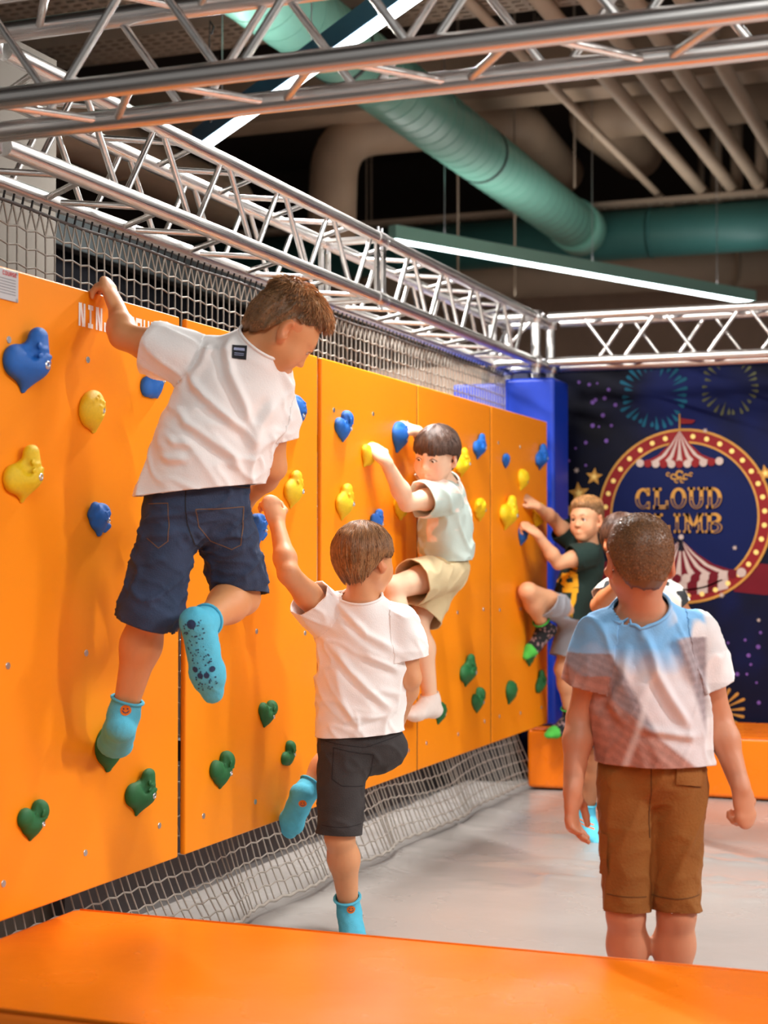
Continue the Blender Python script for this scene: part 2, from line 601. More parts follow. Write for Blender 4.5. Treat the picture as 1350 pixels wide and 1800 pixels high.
corner('truss_corner', 'silver corner block joining the trusses above the blue padded post', XF - TS, XF, 8.24, 8.53)
corner('truss_corner', 'silver corner block where the near truss meets the wall truss', XF - TS, XF, 3.04, 3.33)

# ------------------------------------------------------------------ climbing panels
PZ0, PZ1 = 0.326, 1.892
PY = [(3.196, 4.171), (4.213, 5.176), (5.211, 6.189), (6.203, 7.185), (7.202, 8.172)]
P_LAB = ['orange climbing panel with white lettering, nearest of the row',
         'orange climbing panel behind the two boys in white shirts, second from the near end',
         'orange climbing panel in the middle of the row',
         'orange climbing panel behind the boy in the mint shirt, fourth from the near end',
         'orange climbing panel at the far end beside the blue post']
panels = []
screw_me = None
for i, (y0, y1) in enumerate(PY):
    root = empty('climbing_board', (XW, y0, PZ0), P_LAB[i], 'climbing panel', 'orange climbing panels')
    b = box_obj('board', (XW - 0.019, y0, PZ0), (XW, y1, PZ1), M_OR, root, 0.006, 2)
    for yy in (y0 + 0.11, (y0 + y1) / 2, y1 - 0.11):
        for zz in (PZ0 + 0.10, PZ0 + 0.62, PZ1 - 0.17):
            jy, jz = random.uniform(-.02, .02), random.uniform(-.015, .015)
            rod('screw', (XW - 0.002, yy + jy, zz + jz), (XW + 0.0022, yy + jy, zz + jz), 0.0085, M_STEEL, root, 12)
    if i in (2, 3):
        box_obj('joint_strip', (XW - 0.018, y1 + 0.0005, PZ0 + .002), (XW - 0.004, PY[i + 1][0] - 0.0005, PZ1 - .004), M_TIE, root)
    # steel battens behind
    for zz in (PZ0 + 0.3, PZ1 - 0.3):
        box_obj('batten', (XW - 0.06, y0 + 0.01, zz - 0.03), (XW - 0.020, y1 - 0.01, zz + 0.03), M_TIE, root)
    panels.append(root)

GLYPH = {
 'N': [[(0, 0), (0, 6)], [(0, 6), (1.2, 6), (2.8, 0), (4, 0)], [(4, 0), (4, 6)]],
 'I': [[(0.6, 6), (3.4, 6)], [(2, 6), (2, 0)], [(0.6, 0), (3.4, 0)]],
 'J': [[(4, 6), (4, 0), (0, 0), (0, 1.6)]],
 'A': [[(0, 0), (0, 6), (4, 6), (4, 0)], [(0, 2.7), (4, 2.7)]],
 'C': [[(4, 6), (0, 6), (0, 0), (4, 0)]],
 'O': [[(0, 0), (0, 6), (4, 6), (4, 0), (0, 0)]],
 'U': [[(0, 6), (0, 0), (4, 0), (4, 6)]],
 'R': [[(0, 0), (0, 6), (4, 6), (4, 3), (0, 3)], [(2, 3), (4, 0)]],
 'S': [[(4, 6), (0, 6), (0, 3), (4, 3), (4, 0), (0, 0)]],
 'E': [[(4, 6), (0, 6), (0, 0), (4, 0)], [(0, 3), (3.4, 3)]],
 ' ': [],
}
def stroke_quads(pts, wd):
    out = []
    for a, b in zip(pts[:-1], pts[1:]):
        dx, dy = b[0] - a[0], b[1] - a[1]
        l = math.hypot(dx, dy) or 1
        ux, uy = dx / l * wd / 2, dy / l * wd / 2
        nx, ny = -uy, ux
        out.append([(a[0] - ux + nx, a[1] - uy + ny), (a[0] - ux - nx, a[1] - uy - ny), (b[0] + ux - nx, b[1] + uy - ny), (b[0] + ux + nx, b[1] + uy + ny)])
    return out
def wall_text(txt, y0, y1, z0, z1, m, parent, x, name='letter', wd=1.55):
    n = len(txt); adv = (y1 - y0) / n
    sx = adv * 0.72 / 5.2; sz = (z1 - z0) / 6
    k = 0
    for i, ch in enumerate(txt):
        mb = MB()
        for st in GLYPH[ch]:
            for q in stroke_quads(st, wd):
                k += 1
                mb.poly([(x + 0.00005 * (k % 7), y0 + i * adv + p[0] * sx + adv * 0.1, z0 + p[1] * sz) for p in q])
        if mb.v: mb.build(name, m, parent)
wall_text('NINJA COURSE', 3.62, 4.125, 1.800, 1.848, M_WHITE, panels[0], XW + 0.0012)

sg = empty('notice_plate', (XW, 3.2, 1.80), 'small grey notice plate screwed to the top corner of the nearest orange panel', 'sign')
box_obj('plate', (XW + 0.0005, 3.205, 1.812), (XW + 0.004, 3.342, 1.886), M_PLATE, sg, 0.001)
wall_text('COURSE', 3.275, 3.335, 1.872, 1.880, M_RED, sg, XW + 0.0046, 'letter')
for k in range(6):
    box_obj('text_line', (XW + 0.0038, 3.22 + 0.01 * (k % 3), 1.862 - k * 0.007), (XW + 0.0044, 3.33, 1.8636 - k * 0.007), M_GREYINK, sg)
for (yy, zz) in ((3.335, 1.882), (3.335, 1.817)):
    rod('screw', (XW + 0.003, yy, zz), (XW + 0.006, yy, zz), 0.004, M_STEEL, sg, 10)

# ------------------------------------------------------------------ climbing holds
M_HB = mat('blue_hold_resin', srgb(16, 100, 190), 0.55, var=0.07, vscale=20, bump=0.25, bscale=160)
M_HY = mat('yellow_hold_resin', srgb(236, 196, 10), 0.55, var=0.07, vscale=20, bump=0.25, bscale=160)
M_HG = mat('green_hold_resin', srgb(24, 104, 52), 0.6, var=0.08, vscale=20, bump=0.25, bscale=160)

def hold_mesh(kind):
    body = el((-.01, -.06, .06), (.34, .32, .24), k=.08)
    P = [body]
    if kind == 0:      # heart with two even lobes, point below
        P += [el((-.25, .14, .08), (.22, .27, .24), k=.06), el((.22, .19, .14), (.21, .30, .30), k=.06),
              rc((0.0, -.12, .10), (-.06, -.47, .02), .25, .05, .14), rc((-.02, .60, .26), (-.01, .12, .38), .13, .07, .06, 1)]
    elif kind == 1:    # tall lip on the right, low bowl on the left
        P += [el((-.24, .02, .08), (.24, .27, .22), k=.08), rc((.20, .32, .20), (.10, -.10, .18), .17, .24, .10),
              rc((0, -.1, .12), (-.12, -.48, .02), .26, .05, .14), rc((-.13, .55, .26), (-.06, .10, .36), .16, .10, .06, 1)]
    elif kind == 2:    # rounded shell with a pocket
        P += [el((0, .06, .08), (.40, .38, .30), k=.08), rc((0, -.1, .1), (-.12, -.45, .02), .28, .09, .15),
              el((.12, -.10, .36), (.13, .09, .13), k=.05, op=1), rc((-.42, .46, .2), (-.16, .30, .34), .14, .07, .06, 1), rc((.0, -.55, .2), (.1, -.36, .3), .08, .05, .06, 1)]
    elif kind == 3:    # slim leaf with one tall lobe
        P += [rc((.14, .30, .16), (-.02, -.12, .12), .19, .25, .1), el((-.18, .04, .1), (.24, .25, .2), k=.1),
              rc((-.02, -.1, .12), (-.16, -.47, .02), .22, .05, .12), rc((-.14, .52, .3), (-.04, .16, .34), .06, .04, .06, 1)]
    else:              # broad wedge with a hollowed top
        P += [el((0, .12, .1), (.38, .28, .28), k=.08), rc((0, 0, .12), (.02, -.46, .02), .26, .1, .14), rc((-.3, .32, .24), (-.28, .1, .1), .14, .16, .06), rc((-.02, .60, .36), (.05, .22, .42), .16, .12, .06, 1), rc((.34, -.3, .1), (.2, -.42, .1), .1, .06, .06)]
    def depth_at(V, a, b):
        d = (V[:, 0] - a) ** 2 + (V[:, 1] - b) ** 2
        return V[d < 0.003, 2].max() if (d < 0.003).any() else 0.2
    V, Q = solid(P, 0.03)
    rr = random.Random(kind + 3)
    for i in range(11):
        an = rr.uniform(0, 6.28); q = rr.uniform(.05, .17)
        aa = .10 + q * math.cos(an); bb = .06 + q * 1.2 * math.sin(an)
        P.append(el((aa, bb, depth_at(V, aa, bb) - .012), (rr.uniform(.03, .05), rr.uniform(.035, .06), .03), k=.015))
    V, Q = solid(P, 0.024)
    V = smooth_v(V, Q, 1)
    ba, bb = (.12, -.12)
    V[:, 2] = np.maximum(V[:, 2], 0)
    bd = depth_at(V, ba, bb)
    # local a (along wall), b (up), c (out) -> world y, z, x
    W = np.stack([V[:, 2], V[:, 0], V[:, 1]], 1)
    me = npmesh('climbing_hold', W, Q)
    me.materials.append(M_HB)
    return me, (bd - .045, ba, bb)
HOLD_D = [hold_mesh(k) for k in range(5)]
HOLD = [h_[0] for h_ in HOLD_D]
def bolt_mesh():
    mb = MB()
    n = 12
    prof = [(0.0, 0.10), (0.05, 0.10), (0.07, 0.07), (0.07, 0.045), (0.03, 0.045), (0.03, 0.0)]
    vs = []
    for (x, r) in prof:
        for j in range(n):
            a = 2 * math.pi * j / n
            vs.append((x, r * math.cos(a), r * math.sin(a)))
    fs = [(i * n + j, i * n + (j + 1) % n, (i + 1) * n + (j + 1) % n, (i + 1) * n + j) for i in range(len(prof) - 1) for j in range(n)]
    me = pymesh('bolt', vs, fs, True); me.materials.append(M_STEEL)
    return me
BOLT = bolt_mesh()
HCOL = {'b': ('blue', M_HB), 'y': ('yellow', M_HY), 'g': ('green', M_HG)}
HOLDS = [  # u, v, px height, colour, kind, tilt, label
 (50, 634, 108, 'b', 1, -14, 'large blue climbing hold below the grey notice plate'),
 (165, 722, 74, 'y', 2, -38, 'round yellow shell hold under the white lettering'),
 (44, 834, 92, 'y', 1, -22, 'yellow hold near the left edge, below the large blue one'),
 (178, 909, 62, 'b', 4, -6, 'blue hold left of the denim shorts'),
 (272, 673, 66, 'b', 0, -50, 'blue knobbly hold half behind the climbing boy\'s white shirt'),
 (196, 1308, 84, 'g', 2, -20, 'green hold the blue-socked foot of the denim boy stands on'),
 (249, 1390, 76, 'g', 1, -8, 'green hold low on the nearest panel, beside the panel gap'),
 (62, 1440, 68, 'g', 0, -6, 'green hold in the bottom left corner of the nearest panel'),
 (521, 722, 60, 'b', 2, 12, 'blue hold right of the climbing boy\'s sleeve'),
 (516, 860, 62, 'y', 3, -18, 'yellow hold beside the panel gap, right of the white sleeve'),
 (454, 926, 58, 'b', 4, -10, 'blue hold gripped by the boy in black shorts'),
 (471, 1253, 48, 'g', 0, 4, 'green heart-shaped hold left of the black-shorts boy\'s back'),
 (509, 1326, 42, 'g', 0, -40, 'green hold just above the raised blue sock'),
 (391, 1353, 62, 'g', 0, -12, 'green hold low on the second panel near the gap'),
 (604, 751, 52, 'b', 0, -20, 'blue hold high on the middle panel, left of the mint boy\'s hands'),
 (648, 799, 50, 'y', 3, 10, 'yellow hold under the mint boy\'s near hand'),
 (702, 766, 56, 'b', 2, -8, 'blue hold under the mint boy\'s far hand'),
 (605, 882, 60, 'y', 3, -18, 'yellow hold on the middle panel above the brown-haired boy'),
 (704, 888, 50, 'y', 4, -14, 'yellow hold in the shade below the mint boy\'s elbow'),
 (662, 916, 44, 'b', 3, 0, 'blue hold peeking above the brown hair of the black-shorts boy'),
 (841, 785, 42, 'b', 1, -16, 'blue hold right of the mint boy\'s head'),
 (811, 814, 46, 'y', 1, -30, 'yellow hold behind the mint boy\'s shoulder'),
 (842, 894, 44, 'y', 4, -22, 'yellow hold right of the mint shirt'),
 (820, 1178, 52, 'g', 1, -18, 'upper green hold on the fourth panel'),
 (839, 1231, 42, 'g', 0, -16, 'green hold at the lower right of the fourth panel'),
 (774, 1250, 40, 'g', 2, -4, 'green hold under the mint boy\'s white-socked heel'),
 (889, 809, 28, 'b', 4, -20, 'small blue hold at the upper left of the far panel'),
 (949, 804, 42, 'b', 1, -24, 'blue hold at the upper right edge of the far panel'),
 (918, 842, 40, 'y', 2, 0, 'yellow hold high in the middle of the far panel'),
 (890, 901, 58, 'y', 1, -10, 'tall yellow hold left of the dark green boy\'s hands'),
 (944, 906, 46, 'y', 3, 0, 'yellow hold behind the dark green boy\'s forearm'),
 (918, 939, 36, 'b', 2, -6, 'blue hold gripped by the boy in the dark green shirt'),
 (930, 1150, 40, 'g', 4, -16, 'green hold under the black sock with green toe'),
 (897, 1214, 42, 'g', 2, -6, 'green hold at the lower left of the far panel'),
 (948, 1199, 38, 'g', 1, -40, 'green hold at the lower right of the far panel'),
]
for (u, v, hp, c, kd, tilt, lab) in HOLDS:
    p = wall_hit(u, v)
    dist = (p - CAM).dot(FW)
    s = hp * dist / FPX
    nm, mm = HCOL[c]
    o = bpy.data.objects.new('climbing_hold', HOLD[kd])
    COL.objects.link(o)
    o.material_slots[0].link = 'OBJECT'; o.material_slots[0].material = mm
    p.x = XW + 0.0005
    p.y -= 0.022
    o.matrix_world = Matrix.Translation(p) @ Matrix.Rotation(math.radians(-tilt), 4, 'X') @ Matrix.Diagonal((s * 0.80, s * 1.28, s, 1))
    tag(o, lab, 'climbing hold', nm + ' climbing holds on the orange panels')
    bo = bpy.data.objects.new('bolt', BOLT)
    link(bo, o)
    bo.location = HOLD_D[kd][1]
    bo.scale = (0.8, 0.6, 0.75)

# ------------------------------------------------------------------ safety net behind the panels
def netting():
    ny = 118; y0, y1 = 3.05, 8.22
    ys = np.linspace(y0, y1, ny)
    zs = np.arange(0.015, 2.11, 0.0505)
    nz = len(zs)
    Yg, Zg = np.meshgrid(ys, zs, indexing='ij')
    P = np.stack([np.full(Yg.size, -2.50), Yg.ravel(), Zg.ravel()], 1)
    n1 = noise3(np.stack([P[:, 1] * 3, P[:, 2] * 3, P[:, 0] * 0], 1)); n2 = noise3(np.stack([P[:, 1] * 1.3 + 5, P[:, 2] * 5, P[:, 0] * 0 + 9], 1))
    low = np.clip((0.50 - P[:, 2]) / 0.50, 0, 1)
    P[:, 0] += 0.16 * low ** 1.4 + 0.02 * n1 * (0.3 + low)
    P[:, 2] += 0.022 * n2 * (0.15 + low * 1.2) * np.clip(P[:, 2] * 12, 0, 1)
    P[:, 1] += 0.012 * n1 * (0.2 + low)
    G = P.reshape(ny, nz, 3)
    # alternate columns step a little, so cells look like staggered hexagons
    G[1::2, :, 2] += 0.008
    r = 0.0031
    Vs, Qs = [], []
    def strand(pts):
        b = sum(len(x) for x in Vs)
        pts = np.asarray(pts); n = len(pts)
        t = np.gradient(pts, axis=0); t /= np.linalg.norm(t, axis=1)[:, None]
        e = np.tile(np.array([1.0, 0, 0]), (n, 1)); e -= t * (e * t).sum(1)[:, None]; e /= np.linalg.norm(e, axis=1)[:, None]
        f = np.cross(t, e)
        ring = np.stack([pts + r * e, pts + r * f, pts - r * e, pts - r * f], 1).reshape(-1, 3)
        Vs.append(ring)
        i = np.arange(n - 1)[:, None] * 4; j = np.arange(4)[None]; j2 = (j + 1) % 4
        Qs.append(np.stack([i + j, i + j2, i + 4 + j2, i + 4 + j], -1).reshape(-1, 4) + b)
    for i in range(ny): strand(G[i])
    for k in range(nz): strand(G[:, k])
    # forked top ends up to the rope
    hp = (ys[1] - ys[0]) / 2
    for i in range(ny):
        top = G[i, -1]
        for s in (-1, 1):
            strand([top, [-2.50, ys[i] + s * hp * 0.95, 2.142]])
    V = np.concatenate(Vs); Q = np.concatenate(Qs)
    root = empty('safety_net', (-2.5, y0, 0), 'grey knotted safety net hung behind and below the orange climbing panels', 'net')
    n_ = obj('netting', npmesh('netting', V, Q), M_NET, root); n_['kind'] = 'stuff'
    mb = MB(); mb.tube([(-2.50, y, 2.145 + 0.003 * math.sin(y * 9)) for y in np.linspace(y0, y1, 60)], 0.005, 6)
    mb.build('border_rope', M_ROPE, root, True)
    mb = MB(); mb.tube([tuple(G[i, 0]) for i in range(0, ny)], 0.006, 6)
    mb.build('bottom_rope', M_NET, root, True)
    for i in range(0, ny):
        yy = ys[i] + hp
        if i < ny - 1:
            rod('cable_tie', (-2.503, yy, 2.137), (-2.495, yy, 2.172), 0.0035, M_TIE, root, 6)
netting()

# ------------------------------------------------------------------ vinyl mats
def vinyl_block(name, lo, hi, label, seamx=()):
    nx, ny, nz = 46, 22, 6
    bm = bmesh.new()
    bmesh.ops.create_cube(bm, size=1.0)
    for v in bm.verts:
        v.co = Vector((lo[i] + (v.co[i] + 0.5) * (hi[i] - lo[i]) for i in range(3)))
    bmesh.ops.bevel(bm, geom=bm.edges[:], offset=0.022, segments=3, affect='EDGES', profile=0.6)
    me = bpy.data.meshes.new(name); bm.to_mesh(me); bm.free()
    for p in me.polygons: p.use_smooth = True
    root = empty(name, ((lo[0] + hi[0]) / 2, (lo[1] + hi[1]) / 2, lo[2]), label, 'foam mat', 'orange vinyl foam mats')
    o = obj('cover', me, M_VINYL, root)
    o.modifiers.new('wn', 'WEIGHTED_NORMAL')
    # welted seams along the upper edges
    mb = MB()
    z = hi[2] - 0.003
    mb.tube([(lo[0] + .02, lo[1] + 0.003, z), (hi[0] - .02, lo[1] + 0.003, z)], 0.004, 6)
    mb.tube([(lo[0] + .02, hi[1] - 0.003, z), (hi[0] - .02, hi[1] - 0.003, z)], 0.004, 6)
    mb.build('piping', M_VINYL, root, True)
    for sx in seamx:
        box_obj('seam', (sx - 0.0015, lo[1] + 0.02, hi[2] - 0.002), (sx + 0.0015, hi[1] - 0.02, hi[2] + 0.0012), M_OREDGE, root)
    return root
vinyl_block('foam_mat', (-2.235, 2.745, 0.0), (2.3, 3.59, 0.30), 'long glossy orange vinyl mat across the foreground')
vinyl_block('foam_mat', (-2.34, 8.10, 0.0), (2.4, 8.815, 0.30), 'orange vinyl block at the foot of the circus poster', seamx=(-1.05,))

# ------------------------------------------------------------------ blue padded posts
def pad_post(lo, hi, label):
    root = empty('padded_post', ((lo[0] + hi[0]) / 2, (lo[1] + hi[1]) / 2, lo[2]), label, 'post', 'blue padded posts in the corner')
    o = box_obj('pad', lo, hi, M_BLUEP, root, 0.02, 3)
    mb = MB(); mb.tube([((lo[0] + hi[0]) / 2, (lo[1] + hi[1]) / 2, lo[2]), ((lo[0] + hi[0]) / 2, (lo[1] + hi[1]) / 2, TZ - 0.02)], 0.024, 16)
    mb.build('pole', M_ALU, root, True)
    if lo[2] < 0: box_obj('dark_base', (lo[0] - .01, lo[1] - .01, lo[2] + .001), (hi[0] + .005, hi[1] + .01, 0.75), M_TIE, root)  # added black box makes the lower part of the post dark
    rod('strap', (lo[0] + 0.03, lo[1] - 0.001, lo[2] + 0.4), (lo[0] + 0.03, lo[1] - 0.001, hi[2] - 0.05), 0.003, M_BLUEP, root, 6)
pad_post((-2.52, 8.26, 0.302), (-2.235, 8.56, 2.135), 'blue padded post beside the circus poster')
pad_post((-2.83, 8.34, -0.1), (-2.535, 8.62, 2.125), 'blue padded post half behind the other one, next to the net')

# ------------------------------------------------------------------ lamps
def led_lamp(a, b, label, side=M_TEAL, power=1.0, hang=True):
    a = Vector(a); b = Vector(b)
    d = (b - a); L = d.length; d.normalize()
    s = Vector((-d.y, d.x, 0))
    root = empty('linear_lamp', a, label, 'lamp', 'linear pendant lamps')
    def bar(name, w_, z0, z1, m, e=0.0):
        mb = MB()
        vs = []
        for t in (a - d * e, b + d * e):
            for sx in (-1, 1):
                for z in (z0, z1):
                    vs.append(t + s * sx * w_ + Vector((0, 0, z)))
        mb.add(vs, [(0, 1, 3, 2), (4, 6, 7, 5), (0, 4, 5, 1), (2, 3, 7, 6), (1, 5, 7, 3), (0, 2, 6, 4)])
        return mb.build(name, m, root)
    bar('housing', 0.036, 0.0, 0.095, side)
    bar('diffuser', 0.030, -0.012, 0.0, M_LED, -0.01)
    for t in (0.12, 0.5, 0.88):
        p = a + d * L * t + Vector((0, 0, 0.09))
        rod('suspension_wire', p, (p.x, p.y, 5.995), 0.003, M_STEEL, root, 6)
    ld = bpy.data.lights.new('lamp_light', 'AREA')
    ld.shape = 'RECTANGLE'; ld.size = L * 0.98; ld.size_y = 0.06
    ld.energy = LAMP_POWER * power * L / 2.4
    ld.color = (1.0, 0.975, 0.94)
    lo = bpy.data.objects.new('lamp_light', ld)
    link(lo, root)
    mid = (a + b) / 2 + Vector((0, 0, -0.016))
    Rm = Matrix((d, s, Vector((0, 0, 1)))).transposed().to_4x4()
    lo.matrix_local = Matrix.Translation(mid - a) @ Rm
    l2 = bpy.data.lights.new('added_uplight', 'AREA')  # upward light added to brighten the ducts and ceiling
    l2.shape = 'RECTANGLE'; l2.size = L * 0.98; l2.size_y = 0.06
    l2.energy = ld.energy * (0.08 if power < 3 else 0.04); l2.color = ld.color
    u2 = bpy.data.objects.new('added_uplight', l2); link(u2, root)
    u2.matrix_local = Matrix.Translation((a + b) / 2 - a + Vector((0, 0, 0.10))) @ Matrix((d, -s, Vector((0, 0, -1)))).transposed().to_4x4()
    return root
led_lamp((-3.91, 7.44, 3.3), (-1.70, 5.32, 3.3), 'linear pendant lamp seen through the near truss at upper left', M_BLUEH, power=3.4)
led_lamp((-3.83, 10.05, 3.3), (-1.99, 13.65, 3.3), 'long teal linear pendant lamp above the corner truss', M_TEALL, power=1.3)
# unseen lamps: those at right follow the wall shadows, the rest are added fill
led_lamp((2.3, 3.5, 3.3), (4.7, 3.8, 3.3), 'linear pendant lamp to the right of the foreground mat', power=2.9)
led_lamp((2.4, 6.0, 3.3), (4.8, 6.3, 3.3), 'linear pendant lamp to the right of the poster', power=2.3)
led_lamp((-0.7, 5.1, 3.3), (1.0, 6.4, 3.3), 'unseen fill lamp added over the white floor', power=0.5)
led_lamp((-0.4, 0.2, 3.3), (1.2, 2.4, 3.3), 'unseen fill lamp added above the foreground mat', power=0.8)
led_lamp((-1.5, -2.0, 3.3), (0.2, -0.2, 3.3), 'unseen fill lamp added behind the camera', power=0.3)

# ------------------------------------------------------------------ ducts, pipes, trays, beams overhead
def duct(name, pts, r, m, label, cat='duct', rings=(), group=None, n=28, ring_m=None, ring_r=1.02):
    pts = [Vector(p) for p in pts]
    root = empty(name, pts[0], label, cat, group)
    mb = MB(); mb.tube(pts, r, n)
    mb.build('tube', m, root, True)
    for (p, d) in rings:
        p = Vector(p); d = Vector(d).normalized()
        rod('joint_ring', p - d * 0.018, p + d * 0.018, r * ring_r, ring_m or m, root, n)
    return root
ZT = 4.0
def seam_rings(x, y0, y1, z, step):
    return [((x, y, z), (0, 1, 0)) for y in np.arange(y0, y1, step)]
tr = duct('ventilation_duct', [(-3.44, 4.2, ZT), (-3.44, 13.55, ZT)], 0.20, M_TEAL, 'light teal round duct running diagonally overhead', group='teal ducts',
          rings=[((-3.44, y, ZT), (0, 1, 0)) for y in (8.2, 10.75)], ring_m=M_SEAM)
for y in np.arange(5.0, 13.4, 0.16):
    rod('spiral_seam', (-3.44, y - 0.003, ZT), (-3.44, y + 0.003, ZT), 0.2025, M_TEAL, tr, 28)
rod('collar', (-3.44, 13.3, ZT), (-3.44, 13.62, ZT), 0.222, M_TEAL, tr, 28)
duct('ventilation_duct', [(-8, 13.95, ZT), (3.5, 13.95, ZT)], 0.215, M_TEALD, 'dark teal round duct crossing behind the diagonal one', group='teal ducts',
     rings=[((x, 13.95, ZT), (1, 0, 0)) for x in (-5.2, -2.9, -1.2, 0.7)])
# beige ducts with bends
duct('ventilation_duct', fillet([at(583, 420, 12.4), at(588, 236, 12.4), at(905, 208, 12.9), at(990, 305, 14.6)], 0.34), 0.185, M_BEIGE,
     'beige round duct bending from vertical to horizontal behind the teal one', group='beige ducts')
duct('ventilation_duct', fillet([at(1122, 270, 14.4), at(1035, 198, 13.0), at(1450, 150, 13.0)], 0.30), 0.225, M_BEIGE,
     'beige round duct elbow at the upper right behind the pale pipes', group='beige ducts')
duct('ventilation_duct', [at(640, 500, 15.5), at(1500, 455, 15.5)], 0.21, M_BEIGE2, 'pale beige duct behind the long teal lamp', group='beige ducts',
     rings=[(at(1290, 466, 15.5), RT)], ring_r=1.12)
duct('ventilation_duct', [(-4.95, 4.3, 3.6), (-4.95, 9.9, 3.6)], 0.17, M_BEIGE, 'beige duct running behind the wall truss at left', group='beige ducts',
     rings=seam_rings(-4.95, 4.8, 9.5, 3.6, 0.9))
ZP = 4.32
for i, (sl, uend, lab) in enumerate([(1.03, 1235, 'thinnest of the pale overhead pipes, leftmost of the row'), (1.19, 1262, 'pale overhead pipe, second from the left of the row'),
        (1.33, 1298, 'pale overhead pipe in the middle of the row'), (1.49, 1342, 'pale overhead pipe, second from the right of the row'), (1.72, 1400, 'pale overhead pipe at the right edge of the picture')]):
    x = -(ZP - H) * 0.9327 / sl
    yend = (-x * 3055.6 / (1777 - uend) + x * 0.3608) / 0.9327
    r = 0.03 if i == 0 else 0.052
    root = empty('overhead_pipe', (x, 5.0, ZP), lab, 'pipe', 'pale pipes under the ceiling')
    mb = MB(); mb.tube(fillet([(x, 5.0, ZP), (x, yend, ZP), (x, yend, ZP + 0.9)], 0.14), r, 16)
    mb.build('tube', M_BEIGE2, root, True)
    rod('socket', (x, yend - 0.30, ZP), (x, yend - 0.16, ZP), r * 1.14, M_BEIGE2, root, 16)

def cable_tray(p0, L, length, width, label, nrow=5, pitch=0.07, side=0.07):
    """perforated tray: bottom sheet with real slots and two rims"""
    p0 = Vector(p0); L = Vector(L).normalized(); S = Vector((-L.y, L.x, 0))
    root = empty('cable_tray', p0, label, 'cable tray', 'perforated cable trays')
    n = int(length / pitch)
    ts = []
    for i in range(n):
        ts += [i * pitch, i * pitch + pitch * 0.3]
    ts.append(n * pitch)
    us = [0.0]
    for j in range(nrow):
        c = width * (j + 0.5) / nrow
        us += [c - width / nrow * 0.2, c + width / nrow * 0.2]
    us.append(width)
    V = []; F = []
    for t in ts:
        for u_ in us: V.append(p0 + L * t + S * u_)
    nu = len(us)
    for i in range(len(ts) - 1):
        for j in range(nu - 1):
            if i % 2 == 1 and j % 2 == 1: continue
            F.append((i * nu + j, i * nu + j + 1, (i + 1) * nu + j + 1, (i + 1) * nu + j))
    me = pymesh('slotted_base', V, F)
    o = obj('slotted_base', me, M_TRAY, root)
    o.modifiers.new('thick', 'SOLIDIFY').thickness = 0.004
    for s in (0.0, width):
        mb = MB()
        a = p0 + S * s; b = a + L * length
        e = S * 0.004
        mb.add([a - e, a + e, b + e, b - e, a - e + Vector((0, 0, side)), a + e + Vector((0, 0, side)), b + e + Vector((0, 0, side)), b - e + Vector((0, 0, side))],
               [(0, 1, 2, 3), (4, 7, 6, 5), (0, 4, 5, 1), (1, 5, 6, 2), (2, 6, 7, 3), (3, 7, 4, 0)])
        mb.build('rim', M_TRAY, root)
    k = 0
    for t in np.arange(0.4, length, 1.6):
        for s in (0.02, width - 0.02):
            p = p0 + L * t + S * s
            rod('hanger_rod', p, (p.x, p.y, 6.0), 0.006, M_TRAY, root, 6)
    return root
cable_tray((-7.5, 13.75, 4.222), (1, 0, 0), 10.5, 0.16, 'narrow perforated tray under the pale pipes, above the dark teal duct', nrow=1, pitch=0.10, side=0.04)
cable_tray((-7.0, 8.6, 4.36), (1, 0, 0), 8.5, 0.42, 'wide perforated tray seen above the near truss', nrow=6, pitch=0.085)
cable_tray((-7.0, 7.75, 4.36), (1, 0, 0), 8.5, 0.42, 'wide perforated tray nearer the camera above the near truss', nrow=6, pitch=0.085)
cable_tray((-4.9, 5.0, 4.62), (0.55, 1, 0), 6.5, 0.12, 'narrow slotted strut slanting across the ceiling', nrow=2, pitch=0.10)

def beam(name, lo, hi, m, label):
    o = box_obj(name, lo, hi, m, None, 0.012)
    tag(o, label, 'beam', 'ceiling beams')
beam('ceiling_beam', (-7.5, 11.0, 4.46), (4, 11.32, 4.9), M_BEIGE, 'long brown beam crossing behind the near truss')
beam('ceiling_beam', (-7.5, 16.6, 4.2), (4, 17.0, 4.7), M_BEIGE, 'far brown beam behind the pale pipes')
mbx = MB(); mbx.tube([(-5.2, 12.2, 4.3), (-4.0, 11.4, 4.65)], 0.045, 8)
tag(mbx.build('ceiling_strut', M_BEIGE, None, True), 'slanting brown strut left of the beige duct bend', 'strut')
mbx = MB(); mbx.tube([at(372, 60 - 60 * k / 5 + 0, 7.9) + Vector((0, 0, 0.0)) + Vector((0.012 * math.sin(k * 2), 0, 0)) for k in range(3)] + [at(366, 150, 7.9), at(370, 215, 7.9)], 0.006, 6)
tag(mbx.build('hanging_cable', M_CABLE, None, True), 'black cable hanging behind the near truss', 'cable')
# a vertical drop-rod or two below the trays
for (u, v0, v1, d, lab) in [(805, 300, 480, 12.4, 'thin hanger rod left of the teal duct'), (905, 380, 520, 12.6, 'thin hanger rod under the teal duct'), (1010, 200, 330, 12.5, 'thin hanger rod in front of the beige elbow')]:
    o = rod('hanger_rod', at(u, v1, d), (at(u, v1, d).x, at(u, v1, d).y, 6.0), 0.008, M_TRAY, None, 8)
    tag(o, lab, 'rod', 'hanger rods')

# ------------------------------------------------------------------ circus poster (flat print on a board)
YP = 8.855
def pp(u, v, layer=0):
    d = FW + RT * ((u - 675) / FPX) + UP * ((900 - v) / FPX)
    p = CAM + d * (YP / d.y)
    p.y = YP - 0.0012 * layer
    return p
def pxz(x, z, layer): return Vector((x, YP - 0.0012 * layer, z))

